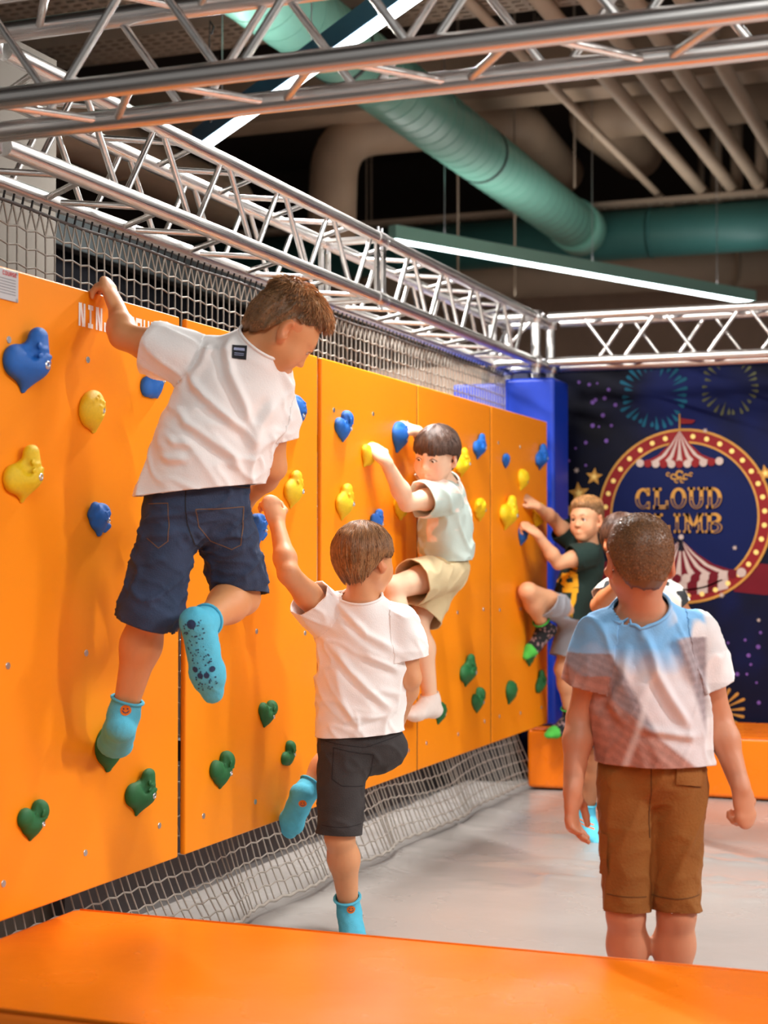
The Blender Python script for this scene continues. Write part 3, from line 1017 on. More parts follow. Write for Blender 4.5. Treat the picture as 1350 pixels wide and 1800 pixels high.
def poster_mat():
    m = bpy.data.materials.new('poster_night_print'); m.use_nodes = True
    nt = m.node_tree; p = nt.nodes['Principled BSDF']; p.inputs['Roughness'].default_value = 0.6; p.inputs['Specular IOR Level'].default_value = 0.15
    tc = nt.nodes.new('ShaderNodeTexCoord'); nz = nt.nodes.new('ShaderNodeTexNoise')
    nz.inputs['Scale'].default_value = 1.3; nz.inputs['Detail'].default_value = 3
    nt.links.new(tc.outputs['Object'], nz.inputs['Vector'])
    cr = nt.nodes.new('ShaderNodeValToRGB')
    e = cr.color_ramp.elements
    e[0].position = 0.33; e[0].color = srgb(3, 3, 13)
    e[1].position = 0.66; e[1].color = srgb(4, 18, 74)
    x = e.new(0.5); x.color = srgb(5, 9, 38)
    nt.links.new(nz.outputs['Fac'], cr.inputs['Fac']); nt.links.new(cr.outputs['Color'], p.inputs['Base Color'])
    return m
K_NIGHT = poster_mat()
K_NAVY = mat('print_navy', srgb(3, 17, 66), 0.6, spec=0.15, var=0.1, vscale=2)
K_RED = mat('print_red', srgb(126, 28, 30), 0.6, spec=0.15, var=0.08, vscale=8)
K_DRED = mat('print_dark_red', srgb(98, 16, 28), 0.6, spec=0.15, var=0.08, vscale=8)
K_CREAM = mat('print_cream', srgb(184, 164, 154), 0.6, spec=0.15, var=0.06, vscale=8)
K_GOLD = mat('print_gold', srgb(186, 134, 62), 0.6, spec=0.15, var=0.18, vscale=14)
K_BULB = mat('print_bulb', srgb(240, 205, 120), 0.6, spec=0.15, var=0.03)
K_TEAL = mat('print_teal', srgb(16, 84, 108), 0.6, spec=0.15, var=0.25, vscale=9)
K_OLIVE = mat('print_olive', srgb(84, 86, 60), 0.6, spec=0.15, var=0.25, vscale=9)
K_LILAC = mat('print_lilac', srgb(110, 76, 150), 0.6, spec=0.15, var=0.2, vscale=9)
K_GREEN = mat('print_green', srgb(60, 170, 70), 0.6, spec=0.15, var=0.1)
K_DARK = mat('print_dark', srgb(24, 18, 30), 0.6, spec=0.15)

poster = empty('poster', (0, YP, 0.3), 'dark blue circus poster wall with a red ring emblem reading CLOUD CLIMB', 'poster')
mb = MB(); mb.box((-2.55, YP - 0.0002, 0.0), (2.5, YP + 0.004, 2.24)); mb.build('sheet', K_NIGHT, poster)
mb = MB(); mb.box((-2.55, YP - 0.012, 2.225), (2.5, YP, 2.285)); mb.build('top_rail', K_NAVY, poster)

def disc(mb, c, r, layer, n=28, ry=None):
    mb.poly([pxz(c.x + r * math.cos(2 * math.pi * k / n), c.z + (ry or r) * math.sin(2 * math.pi * k / n), layer) for k in range(n)][::-1])
def band(mb, c, r0, r1, layer, a0=0, a1=2 * math.pi, n=72):
    for k in range(n):
        t0 = a0 + (a1 - a0) * k / n; t1 = a0 + (a1 - a0) * (k + 1) / n
        mb.poly([pxz(c.x + r * math.cos(t), c.z + r * math.sin(t), layer) for r, t in ((r0, t0), (r0, t1), (r1, t1), (r1, t0))])
PC = pp(1202, 907)
PR = 0.468
# ribbon
for (q, l) in (([(1285, 985), (1350, 992), (1420, 985), (1420, 1040), (1345, 1046), (1290, 1040)], 1), ([(990, 990), (1120, 985), (1120, 1045), (990, 1040)], 1)):
    mb = MB(); mb.poly([pp(u, v, l) for u, v in q]); mb.build('ribbon', K_DRED, poster)
mb = MB(); disc(mb, PC, PR * 0.89, 2, 72); mb.build('emblem_field', K_NAVY, poster)
mb = MB(); band(mb, PC, PR * 0.865, PR, 4); mb.build('emblem_ring', K_RED, poster)
mb = MB(); band(mb, PC, PR * 0.995, PR * 1.022, 5); band(mb, PC, PR * 0.85, PR * 0.872, 5); mb.build('ring_edges', K_GOLD, poster)
for k in range(36):
    a = 2 * math.pi * (k + 0.3) / 36
    mb = MB(); c = PC + Vector((math.cos(a), 0, math.sin(a))) * PR * 0.933
    disc(mb, c, 0.0135, 6, 14); mb.build('bulb', K_BULB, poster)

def striped_roof(apex, left, right, n, layer, sag, cols, name):
    """fan of stripes from an apex to a scalloped eave"""
    for i in range(n):
        mb = MB()
        t0, t1 = i / n, (i + 1) / n
        p = []
        for t in (t0, (t0 + t1) / 2, t1):
            e = left.lerp(right, t); e.z -= sag * math.sin(math.pi * t)
            p.append(e)
        def curve(e):
            return [apex.lerp(e, s) + Vector((0, 0, -0.05 * math.sin(math.pi * s))) for s in (0.0, 0.25, 0.5, 0.75, 1.0)]
        A = curve(p[0]); B = curve(p[2])
        for k in range(4):
            mb.poly([pxz(q.x, q.z, layer) for q in (A[k], B[k], B[k + 1], A[k + 1])])
        mb.build(name, cols[i % 2], poster)
        mb = MB(); disc(mb, p[1] + Vector((0, 0, -0.006)), (p[2] - p[0]).length * 0.5, layer + 1, 16)
        mb.build('scallop', cols[(i + 1) % 2], poster)
striped_roof(pp(1195, 757), pp(1119, 812), pp(1272, 808), 11, 8, 0.012, (K_RED, K_CREAM), 'tent_stripe')
mb = MB(); mb.poly([pp(1193.5, 758, 8), pp(1196.5, 758, 8), pp(1196, 728, 8), pp(1194, 728, 8)]); mb.build('flagpole', K_GOLD, poster)
mb = MB(); mb.poly([pp(1197, 735, 8), pp(1223, 739, 8), pp(1217, 745, 8), pp(1197, 745, 8)]); mb.build('flag', K_RED, poster)
# little gold ornament under the awning
mb = MB()
for (u, v, r) in ((1195, 834, 7), (1184, 838, 5), (1206, 838, 5), (1175, 834, 3.5), (1215, 834, 3.5), (1190, 845, 4), (1200, 845, 4)):
    c = pp(u, v); band(mb, c, r * 0.0018, r * 0.0033, 7, 0.3, 5.4, 14)
mb.build('ornament', K_GOLD, poster)

SLAB = {
 'C': ([('arc', 0.5, 0.5, 0.36, 0.39, 0.75, 5.53)], [(0.72, 0.62, 0.9, 0.95), (0.72, 0.05, 0.9, 0.36)]),
 'L': ([], [(0.14, 0.05, 0.4, 0.95), (0.04, 0.05, 0.94, 0.2), (0.04, 0.83, 0.54, 0.95), (0.8, 0.05, 0.95, 0.4)]),
 'O': ([('arc', 0.5, 0.5, 0.36, 0.39, 0, 6.2832)], []),
 'U': ([('arc', 0.5, 0.42, 0.30, 0.32, 3.14159, 6.2832)], [(0.09, 0.4, 0.31, 0.95), (0.69, 0.4, 0.91, 0.95), (0.0, 0.83, 0.42, 0.95), (0.58, 0.83, 1.0, 0.95)]),
 'D': ([('arc', 0.42, 0.5, 0.40, 0.38, -1.5708, 1.5708)], [(0.12, 0.05, 0.36, 0.95), (0.02, 0.05, 0.45, 0.18), (0.02, 0.82, 0.45, 0.95)]),
 'I': ([], [(0.36, 0.05, 0.64, 0.95), (0.2, 0.05, 0.8, 0.18), (0.2, 0.82, 0.8, 0.95)]),
 'M': ([], [(0.08, 0.05, 0.28, 0.95), (0.72, 0.05, 0.92, 0.95), (0.0, 0.05, 0.36, 0.16), (0.64, 0.05, 1.0, 0.16), (0.0, 0.84, 0.3, 0.95), (0.7, 0.84, 1.0, 0.95), ('d', 0.2, 0.92, 0.5, 0.25), ('d', 0.8, 0.92, 0.5, 0.25)]),
 'B': ([('arc', 0.48, 0.72, 0.32, 0.19, -1.5708, 1.5708), ('arc', 0.48, 0.29, 0.36, 0.21, -1.5708, 1.5708)], [(0.12, 0.05, 0.36, 0.95), (0.02, 0.05, 0.5, 0.16), (0.02, 0.84, 0.5, 0.95), (0.2, 0.44, 0.5, 0.56)]),
}
def slab_letter(ch, x0, x1, z0, z1, layer):
    X = lambda a: x0 + (x1 - x0) * a
    Z = lambda b: z0 + (z1 - z0) * b
    arcs, rects = SLAB[ch]
    def shapes(mb, grow, lay, zmax=1.0):
        for (_, cx, cz, rx, rz, a0, a1) in arcs:
            n = 22
            wd = 0.14 + grow
            for k in range(n):
                q = []
                for t, sg in ((k / n, -1), ((k + 1) / n, -1), ((k + 1) / n, 1), (k / n, 1)):
                    a = a0 + (a1 - a0) * t
                    q.append((cx + (rx + sg * wd * 0.85) * math.cos(a), cz + (rz + sg * wd * 0.42) * math.sin(a)))
                if max(p[1] for p in q) <= zmax: mb.poly([pxz(X(a), Z(b), lay) for a, b in q])
        for r in rects:
            if r[0] == 'd':
                _, ax, az, bx, bz = r; w_ = 0.10 + grow
                q = [(ax - w_, az), (bx - w_ * 0.8, bz), (bx + w_ * 0.8, bz), (ax + w_, az)]
            else:
                ax, az, bx, bz = r
                q = [(ax - grow, az - grow), (bx + grow, az - grow), (bx + grow, bz + grow), (ax - grow, bz + grow)]
            if grow < 0:
                q = [(a, min(b, zmax)) for a, b in q]
                if max(b for a, b in q) - min(b for a, b in q) < 0.03: continue
            mb.poly([pxz(X(a), Z(b), lay) for a, b in q])
    mb = MB(); shapes(mb, 0.0, layer)
    o = mb.build('letter', K_GOLD, poster)
    mb = MB(); shapes(mb, -0.055, layer + 1, 0.55)
    if mb.v: obj('letter_shade', pymesh('letter_shade', mb.v, mb.f), K_NAVY, o)
def slab_word(word, u0, u1, v0, v1, layer):
    a = pp(u0, v1); b = pp(u1, v0)
    n = len(word)
    wts = [0.6 if c == 'I' else (1.15 if c == 'M' else 1.0) for c in word]
    tot = sum(wts); x = a.x
    for c, wt in zip(word, wts):
        wd = (b.x - a.x) * wt / tot
        slab_letter(c, x + wd * 0.03, x + wd * 0.97, a.z, b.z, layer)
        x += wd
slab_word('CLOUD', 1116, 1272, 854, 897, 9)
slab_word('CLIMB', 1116, 1272, 900, 939, 9)
# lower tent
striped_roof(pp(1197, 948), pp(1072, 1005), pp(1312, 1003), 15, 6, 0.035, (K_DRED, K_CREAM), 'tent_stripe')
for i in range(10):
    mb = MB(); u0 = 1100 + i * 18; u1 = u0 + 18
    dip = lambda u: 1046 - 0.0016 * (u - 1195) ** 2
    mb.poly([pp(u0, 1004, 5), pp(u1, 1004, 5), pp(u1, dip(u1), 5), pp(u0, dip(u0), 5)]); mb.build('tent_wall_stripe', (K_DRED, K_CREAM)[i % 2], poster)
# small performer motif above it: plain dark and cream ornament
mb = MB(); mb.poly([pp(1192, 968, 10), pp(1203, 968, 10), pp(1200, 948, 10), pp(1195, 948, 10)]); mb.poly([pp(1176, 943, 10), pp(1196, 950, 10), pp(1197, 954, 10), pp(1176, 948, 10)])
mb.build('ornament', K_DARK, poster)
mb = MB(); disc(mb, pp(1198, 944), 0.014, 11, 14); mb.build('ornament', K_CREAM, poster)

def star(u, v, r, m, layer, rot=0.0, pts=5, inner=0.45):
    c = pp(u, v); rr = r * c.y * 1.03 / FPX
    mb = MB()
    P = []
    for k in range(pts * 2):
        a = math.pi / 2 + rot + math.pi * k / pts; q = rr if k % 2 == 0 else rr * inner
        P.append(pxz(c.x + q * math.cos(a), c.z + q * math.sin(a), layer))
    cc = pxz(c.x, c.z, layer)
    for k in range(pts * 2): mb.poly([cc, P[(k + 1) % (2 * pts)], P[k]])
    mb.build('star', m, poster)
star(1018, 867, 20, K_GOLD, 7, 0.1); star(1045, 838, 16, K_GOLD, 7, -0.1); star(997, 898, 18, K_GOLD, 7, 0.4); star(1346, 832, 15, K_GOLD, 7, 0.2)
star(1018, 867, 8, K_BULB, 8, 0.1); star(1045, 838, 6.5, K_BULB, 8, -0.1); star(1346, 832, 6, K_BULB, 8, 0.2)
star(990, 952, 7, K_GOLD, 7, 0.2)
for (u, v, r) in ((1014, 827, 6), (1240, 757, 5), (1292, 963, 5), (1269, 1046, 6), (1334, 1090, 4)): star(u, v, r, K_CREAM, 7, 0.3, 6, 0.35)
def firework(u, v, r0, r1, n, m, a0=0.0, a1=2 * math.pi, wpx=3.0):
    c = pp(u, v); k_ = c.y * 1.03 / FPX
    rr = random.Random(int(u))
    for i in range(n):
        a = a0 + (a1 - a0) * (i + rr.uniform(-.2, .2)) / n
        s0 = r0 * rr.uniform(0.85, 1.25) * k_; s1 = r1 * rr.uniform(0.85, 1.05) * k_
        d = Vector((math.cos(a), 0, math.sin(a))); t = Vector((-d.z, 0, d.x)) * wpx * k_ * 0.5
        mb = MB()
        q = [c + d * s0, c + d * (s1 * 0.93) - t, c + d * s1 - t * 0.7, c + d * s1 + t * 0.7, c + d * (s1 * 0.93) + t]
        mb.poly([pxz(p.x, p.z, 3) for p in q]); mb.build('firework_spark', m, poster)
firework(1150, 695, 36, 62, 30, K_TEAL, wpx=6.5)
firework(1285, 678, 32, 52, 26, K_OLIVE, wpx=5)
firework(1262, 1250, 10, 48, 9, K_GOLD, -0.5, 2.4, wpx=5)
rr = random.Random(5)
for (u, v) in [(1070, 685), (1047, 703), (1063, 700), (1042, 707), (1082, 712), (1060, 730), (1053, 750), (1075, 748), (1042, 748), (1030, 778), (1066, 775), (1012, 788), (1000, 810), (1030, 818),
               (1018, 672), (1036, 676), (1050, 674), (1310, 1125), (1337, 1112), (1333, 1137), (1316, 1152), (1320, 1168), (1296, 1185), (1313, 1185), (1334, 1235), (1280, 1130), (1330, 1200)]:
    mb = MB(); disc(mb, pp(u, v), rr.uniform(2.0, 4.0) * 9.0 / FPX, 3, 12); mb.build('confetti_dot', K_LILAC, poster)
mb = MB()
for k in range(6):
    mb.poly([pp(975 + 5 * k, 1264, 4), pp(981 + 5 * k, 1264, 4), pp(977 + 6 * k, 1236 + (k % 2) * 6, 4)])
mb.build('pink_tuft', mat('print_pink', srgb(200, 96, 150), 0.5), poster)
mb = MB(); disc(mb, pp(1000, 1243), 0.075, 5, 24, 0.06); mb.build('green_blob', K_GREEN, poster)

# ------------------------------------------------------------------ people
def nrm(v): return Vector(v).normalized()
def camdir(r, u, f): return (RT * r + UP * u + FW * f).normalized()

M_SKIN = mat('skin', (1, 1, 1, 1), 0.52, attr=True, var=0.03, vscale=30, sss=0.10, bump=0.04, bscale=350)
M_EYEW = mat('eye_white', srgb(236, 230, 224), 0.25, var=0.01)
M_IRIS = mat('eye_brown', srgb(64, 40, 26), 0.2, var=0.05)
M_PUPIL = mat('eye_pupil', srgb(10, 8, 8), 0.15)
M_HAIRV = mat('hair_strands', (1, 1, 1, 1), 0.42, attr=True, var=0.18, vscale=45)

def lin(c): return np.array(srgb(*c)[:3])

class Head:
    def __init__(s, c, f, up, hs):
        s.c = Vector(c); s.f = nrm(f); up = Vector(up)
        s.u = (up - s.f * up.dot(s.f)).normalized(); s.r = s.f.cross(s.u).normalized(); s.s = hs
        s.B = np.array([V3(s.r), V3(s.f), V3(s.u)])
    def p(s, x, y, z): return s.c + (s.r * x + s.f * y + s.u * z) * s.s
    def loc(s, V): return ((V - V3(s.c)) @ s.B.T) / s.s
    def ax(s): return (s.r, s.f, s.u)

def head_prims(Hd):
    k = Hd.s; A = Hd.ax(); P = []
    E = lambda x, y, z, r, kk=.02, op=0, ax=None: P.append(el(Hd.p(x, y, z), [q * k for q in r], ax or A, kk * k, op))
    C = lambda a, b, ra, rb, kk=.02, op=0: P.append(rc(Hd.p(*a), Hd.p(*b), ra * k, rb * k, kk * k, op))
    E(0, -.012, .028, (.071, .088, .074))
    E(0, .024, .018, (.060, .060, .062), .03)
    E(0, .030, -.030, (.054, .050, .064), .03)
    for s in (-1, 1):
        C((s * .045, -.002, -.042), (s * .012, .052, -.080), .019, .015, .03)
        E(s * .035, .048, -.037, (.028, .026, .029), .03)
    E(0, .058, -.081, (.018, .016, .015), .025)
    for s in (-1, 1):
        C((0, .076, .025), (s * .040, .065, .025), .0075, .0065, .02)
        E(s * .030, .092, .004, (.017, .015, .0125), .012, 1)
    C((0, .076, .010), (0, .0935, -.022), .0070, .0088, .014)
    for s in (-1, 1):
        E(s * .0088, .086, -.0255, (.0068, .007, .0055), .008)
        # lids around the eyeball
        C((s * .016, .0765, .0055), (s * .030, .0805, .0140), .0032, .0036, .004); C((s * .030, .0805, .0140), (s * .045, .071, .004), .0036, .003, .004)
        C((s * .017, .0765, -.002), (s * .030, .0785, -.0085), .0028, .003, .004); C((s * .030, .0785, -.0085), (s * .044, .071, .001), .003, .003, .004)
    # lips
    C((-.020, .0735, -.057), (0, .0835, -.0535), .0035, .0052, .008); C((0, .0835, -.0535), (.020, .0735, -.057), .0052, .0035, .008)
    C((-.014, .077, -.0635), (.014, .077, -.0635), .0045, .0045, .008); E(0, .080, -.0635, (.010, .006, .0055), .008)
    # ears
    for s in (-1, 1):
        a1 = (Hd.r * 0.86 * s - Hd.f * 0.5).normalized()
        a3 = (Hd.u - Hd.f * 0.22); a3 = (a3 - a1 * a3.dot(a1)).normalized(); a2 = a3.cross(a1).normalized()
        E(s * .0785, -.014, -.004, (.0075, .0185, .031), .008, 0, (a1, a2, a3))
        E(s * .0745, -.004, -.030, (.006, .010, .010), .010)
        E(s * .0865, -.008, -.001, (.007, .0105, .018), .007, 1, (a1, a2, a3))
    return P

def hand_prims(wr, d, n, left, s, curl, thumb=0.6, spread=0.05):
    P = []
    d = nrm(d); n = Vector(n); n = (n - d * n.dot(d)).normalized()
    t = d.cross(n) if left else -(d.cross(n))
    kn = wr + d * 0.072 * s
    P.append(ec(wr - d * .005 * s, wr + d * 0.03 * s, .021 * s, .027 * s, n, 0.62, .02 * s))
    P.append(ec(wr + d * 0.03 * s, kn - d * 0.006 * s, .028 * s, .032 * s, n, 0.44, .02 * s))
    offs = (0.0255, 0.0085, -0.0085, -0.0245); lens = (.060, .067, .062, .048); rad = (.0082, .0084, .0080, .0072)
    for i in range(4):
        b = wr + d * (0.070 - abs(i - 1) * 0.004) * s + t * offs[i] * s
        a = 0.0
        p = b
        dd = d
        for j, fr in enumerate((0.44, 0.31, 0.25)):
            a += math.radians(curl[j] + (i - 1.5) * 3)
            dd = (d * math.cos(a) - n * math.sin(a) + t * spread * (1.5 - i)).normalized()
            q = p + dd * lens[i] * fr * s
            r0 = rad[i] * s * (1 - 0.08 * j); r1 = rad[i] * s * (1 - 0.08 * (j + 1))
            P.append(rc(p, q, r0, r1, .006 * s if j else .012 * s))
            p = q
    b = wr + d * 0.020 * s + t * 0.020 * s - n * 0.006 * s
    m_ = b + (d * 0.55 + t * 0.75 - n * 0.35 * thumb).normalized() * 0.036 * s
    e = m_ + (d * 0.85 + t * (0.35 - 0.5 * thumb) - n * 0.45 * thumb).normalized() * 0.028 * s
    f = e + (d * 0.9 - t * 0.3 * thumb - n * 0.5 * thumb).normalized() * 0.020 * s
    P += [rc(b, m_, .0145 * s, .0105 * s, .016 * s), rc(m_, e, .0100 * s, .0092 * s, .005 * s), rc(e, f, .0092 * s, .0075 * s, .004 * s)]
    return P

def foot_prims(kn, an, toe, s, grow=0.0, top=None, sole=None):
    """ankle, heel, ball, toes; with top, also a tube up the shin (sock)"""
    ds = nrm(an - kn)
    base = an + ds * 0.042 * s
    fd = nrm(toe - base)
    sn = (ds - fd * ds.dot(fd))
    sn = nrm(sn) if sn.length > 1e-3 else UP.copy()
    if sole is not None:
        sn = Vector(sole); sn = nrm(sn - fd * sn.dot(fd))
    heel = an + sn * 0.040 * s - fd * 0.022 * s
    ball = heel + fd * 0.135 * s + sn * 0.004 * s
    tip = heel + fd * 0.182 * s + sn * 0.006 * s
    mid = an + sn * 0.020 * s + fd * 0.045 * s
    g = grow
    P = [rc(an, heel, .031 * s + g, .030 * s + g, .02 * s), rc(an, mid, .032 * s + g, .031 * s + g, .02 * s),
         ec(heel, ball, .029 * s + g, .037 * s + g, sn, .72, .025 * s), ec(mid, ball, .030 * s + g, .030 * s + g, sn, .8, .025 * s),
         ec(ball, tip, .036 * s + g, .026 * s + g, sn, .62, .02 * s)]
    return P, (heel, ball, tip, fd, sn)

def eval_pts(prims, P):
    X, Y, Z = P[:, 0], P[:, 1], P[:, 2]
    D = np.full(len(P), 0.3)
    for p in prims:
        d = prim_eval(p, X, Y, Z); k = p[7]
        if p[8] == 0:
            hh = np.maximum(k - np.abs(D - d), 0) / k; D = np.minimum(D, d) - hh * hh * k * .25
    return D

def cloth(name, pieces, h, m, parent, folds=(), colfn=None, sm=2, thick=0.004, inside=None, calm=None, ridges=()):
    """pieces: (prims, cuts); each cut (point, normal, selector or None) opens that piece"""
    big = bmesh.new()
    for pc in pieces:
        prims, cuts = pc[0], pc[1]
        V, Q = solid(prims, h)
        if len(pc) > 2:
            kv = pc[2](V); V, Q = compact(V, Q[(kv[Q] < 0).any(1)])
        V = smooth_v(V, Q, 1)
        N = vnormals(V, Q)
        sels = [c[2](V) if c[2] is not None else None for c in cuts]
        dmp = 1.0 if calm is None else np.clip((np.linalg.norm(V - V3(calm[0]), axis=1) - calm[1]) / .06, .05, 1)
        for (dirv, amp, freq, seed) in folds:
            a = nrm(dirv); b = nrm(a.orthogonal()); c = a.cross(b)
            a, b, c = V3(a), V3(b), V3(c)
            X = np.stack([V @ a * freq * 0.22, V @ b * freq, V @ c * freq], 1) + seed
            X += 0.35 * noise3(V * freq * 0.35 + seed + 5)[:, None]
            n_ = noise3(X)
            rid = (1 - np.minimum(np.abs(n_) * 2.2, 1)) ** 2
            V = V + N * (dmp * amp * (rid - 0.25))[:, None]
        for (pts, dep, wid, amp) in ridges:
            # a drawn-out fold lying on the back of the cloth, given by its course at depth dep
            W2 = [at(u, v, dep) for u, v in pts]; A2 = np.array([[q.dot(RT), q.dot(UP)] for q in W2])
            P2 = np.stack([V @ V3(RT), V @ V3(UP)], 1); best = np.full(len(V), 9.0); tt = np.zeros(len(V)); sg = np.zeros(len(V)); m_ = len(A2) - 1
            for i in range(m_):
                a, b = A2[i], A2[i + 1]; ba = b - a
                t = np.clip(((P2 - a) @ ba) / (ba @ ba), 0, 1); r = P2 - a - t[:, None] * ba; d = np.linalg.norm(r, axis=1)
                up_ = d < best; best = np.where(up_, d, best); tt = np.where(up_, (i + t) / m_, tt); sg = np.where(up_, np.sign(ba[0] * r[:, 1] - ba[1] * r[:, 0]), sg)
            fade = np.clip(np.minimum(tt, 1 - tt) * 5 + .15, 0, 1) * np.clip(-(N @ V3(FW)) * 2.5, 0, 1)
            V = V + N * (fade * amp * (np.exp(-(best / wid) ** 2) - .55 * np.exp(-((best * sg + 2.0 * wid) / (1.3 * wid)) ** 2)))[:, None]
        V = smooth_v(V, Q, sm, 0.35)
        if inside is not None:
            prs, pt, no = inside
            d = eval_pts(prs, V); ab = ((V - V3(pt)) @ V3(no)) < 0.004
            V = V - N * (np.clip(d + 0.012, 0, .06) * np.clip((.05 - d) / .02, 0, 1) * ab)[:, None]
        me = npmesh(name, V, Q)
        bm = bmesh.new(); bm.from_mesh(me); bpy.data.meshes.remove(me)
        lays = []
        for sv in sels:
            if sv is None: lays.append(None); continue
            ly = bm.verts.layers.float.new('s%d' % len(lays)); lays.append('s%d' % (len(lays)))
        bm.verts.ensure_lookup_table()
        for nm_, sv in zip(lays, sels):
            if nm_ is None: continue
            ly = bm.verts.layers.float[nm_]
            for v, x in zip(bm.verts, sv): v[ly] = float(x)
        for (co, no, sel), nm_ in zip(cuts, lays):
            fs = list(bm.faces)
            if nm_ is not None:
                ly = bm.verts.layers.float[nm_]
                fs = [f for f in fs if sum(v[ly] for v in f.verts) < 0]
            g = set(fs)
            for f in fs:
                g.update(f.edges); g.update(f.verts)
            bmesh.ops.bisect_plane(bm, geom=list(g), plane_co=Vector(co), plane_no=Vector(no), clear_outer=True, dist=1e-5)
        bm.verts.index_update()
        seen = set(); best = []
        for v0 in bm.verts:
            if v0.index in seen: continue
            st = [v0]; seen.add(v0.index); comp = []
            while st:
                v = st.pop(); comp.append(v)
                for e in v.link_edges:
                    o2 = e.other_vert(v)
                    if o2.index not in seen: seen.add(o2.index); st.append(o2)
            if len(comp) > len(best): best = comp
        keep = set(best)
        bmesh.ops.delete(bm, geom=[v for v in bm.verts if v not in keep], context='VERTS')
        tmp = bpy.data.meshes.new('tmp'); bm.to_mesh(tmp); bm.free()
        big.from_mesh(tmp); bpy.data.meshes.remove(tmp)
    for f in big.faces: f.smooth = True
    me = bpy.data.meshes.new(name)
    big.to_mesh(me); big.free()
    if colfn is not None:
        W = np.zeros(len(me.vertices) * 3, np.float32); me.vertices.foreach_get('co', W)
        set_cols(me, colfn(W.reshape(-1, 3).astype(np.float64)))
    o = obj(name, me, m, parent)
    md = o.modifiers.new('thick', 'SOLIDIFY'); md.thickness = thick; md.offset = -1
    return o

def bvh_of(o):
    me = o.data
    return BVHTree.FromPolygons([v.co.copy() for v in me.vertices], [tuple(p.vertices) for p in me.polygons])

def decal(parent, bvh, quads, org, ax, ay, dirv, name, m, off=0.0012, step=0.008):
    """a thin print, patch or seam laid on the cloth surface"""
    V = []; F = []
    for q in quads:
        if len(q) == 4:
            w_ = max(math.dist(q[0], q[3]), math.dist(q[1], q[2])); h_ = max(math.dist(q[0], q[1]), math.dist(q[3], q[2]))
            nu = max(1, int(w_ / step)); nv = max(1, int(h_ / step))
            b = len(V); ok = True; L = []
            for i in range(nu + 1):
                for j in range(nv + 1):
                    s, t = i / nu, j / nv
                    x = (1 - s) * ((1 - t) * q[0][0] + t * q[1][0]) + s * ((1 - t) * q[3][0] + t * q[2][0])
                    y = (1 - s) * ((1 - t) * q[0][1] + t * q[1][1]) + s * ((1 - t) * q[3][1] + t * q[2][1])
                    L.append((x, y))
            H_ = []
            for (x, y) in L:
                o_ = org + ax * x + ay * y - dirv * 0.25
                hit = bvh.ray_cast(o_, dirv, 0.6)
                if hit[0] is None: H_.append(None)
                else:
                    n_ = hit[1] if hit[1].dot(dirv) < 0 else -hit[1]
                    H_.append(hit[0] + n_ * off)
            mp = {}
            for k, p in enumerate(H_):
                if p is not None: mp[k] = len(V); V.append(p)
            for i in range(nu):
                for j in range(nv):
                    ids = [i * (nv + 1) + j, (i + 1) * (nv + 1) + j, (i + 1) * (nv + 1) + j + 1, i * (nv + 1) + j + 1]
                    if all(k in mp for k in ids):
                        F.append(tuple(mp[k] for k in ids))
    if not F: return None
    return obj(name, pymesh(name, V, F, True), m, parent)
def disc_quads(cx, cy, r, n=10, ry=None):
    ry = ry or r
    out = []
    for k in range(n):
        a0, a1 = 2 * math.pi * k / n, 2 * math.pi * (k + 1) / n
        p0 = (cx + r * math.cos(a0), cy + ry * math.sin(a0)); p1 = (cx + r * math.cos(a1), cy + ry * math.sin(a1))
        out.append([(cx, cy), (cx, cy), p1, p0])
    return out
def line_quads(pts, wd): return stroke_quads(pts, wd)

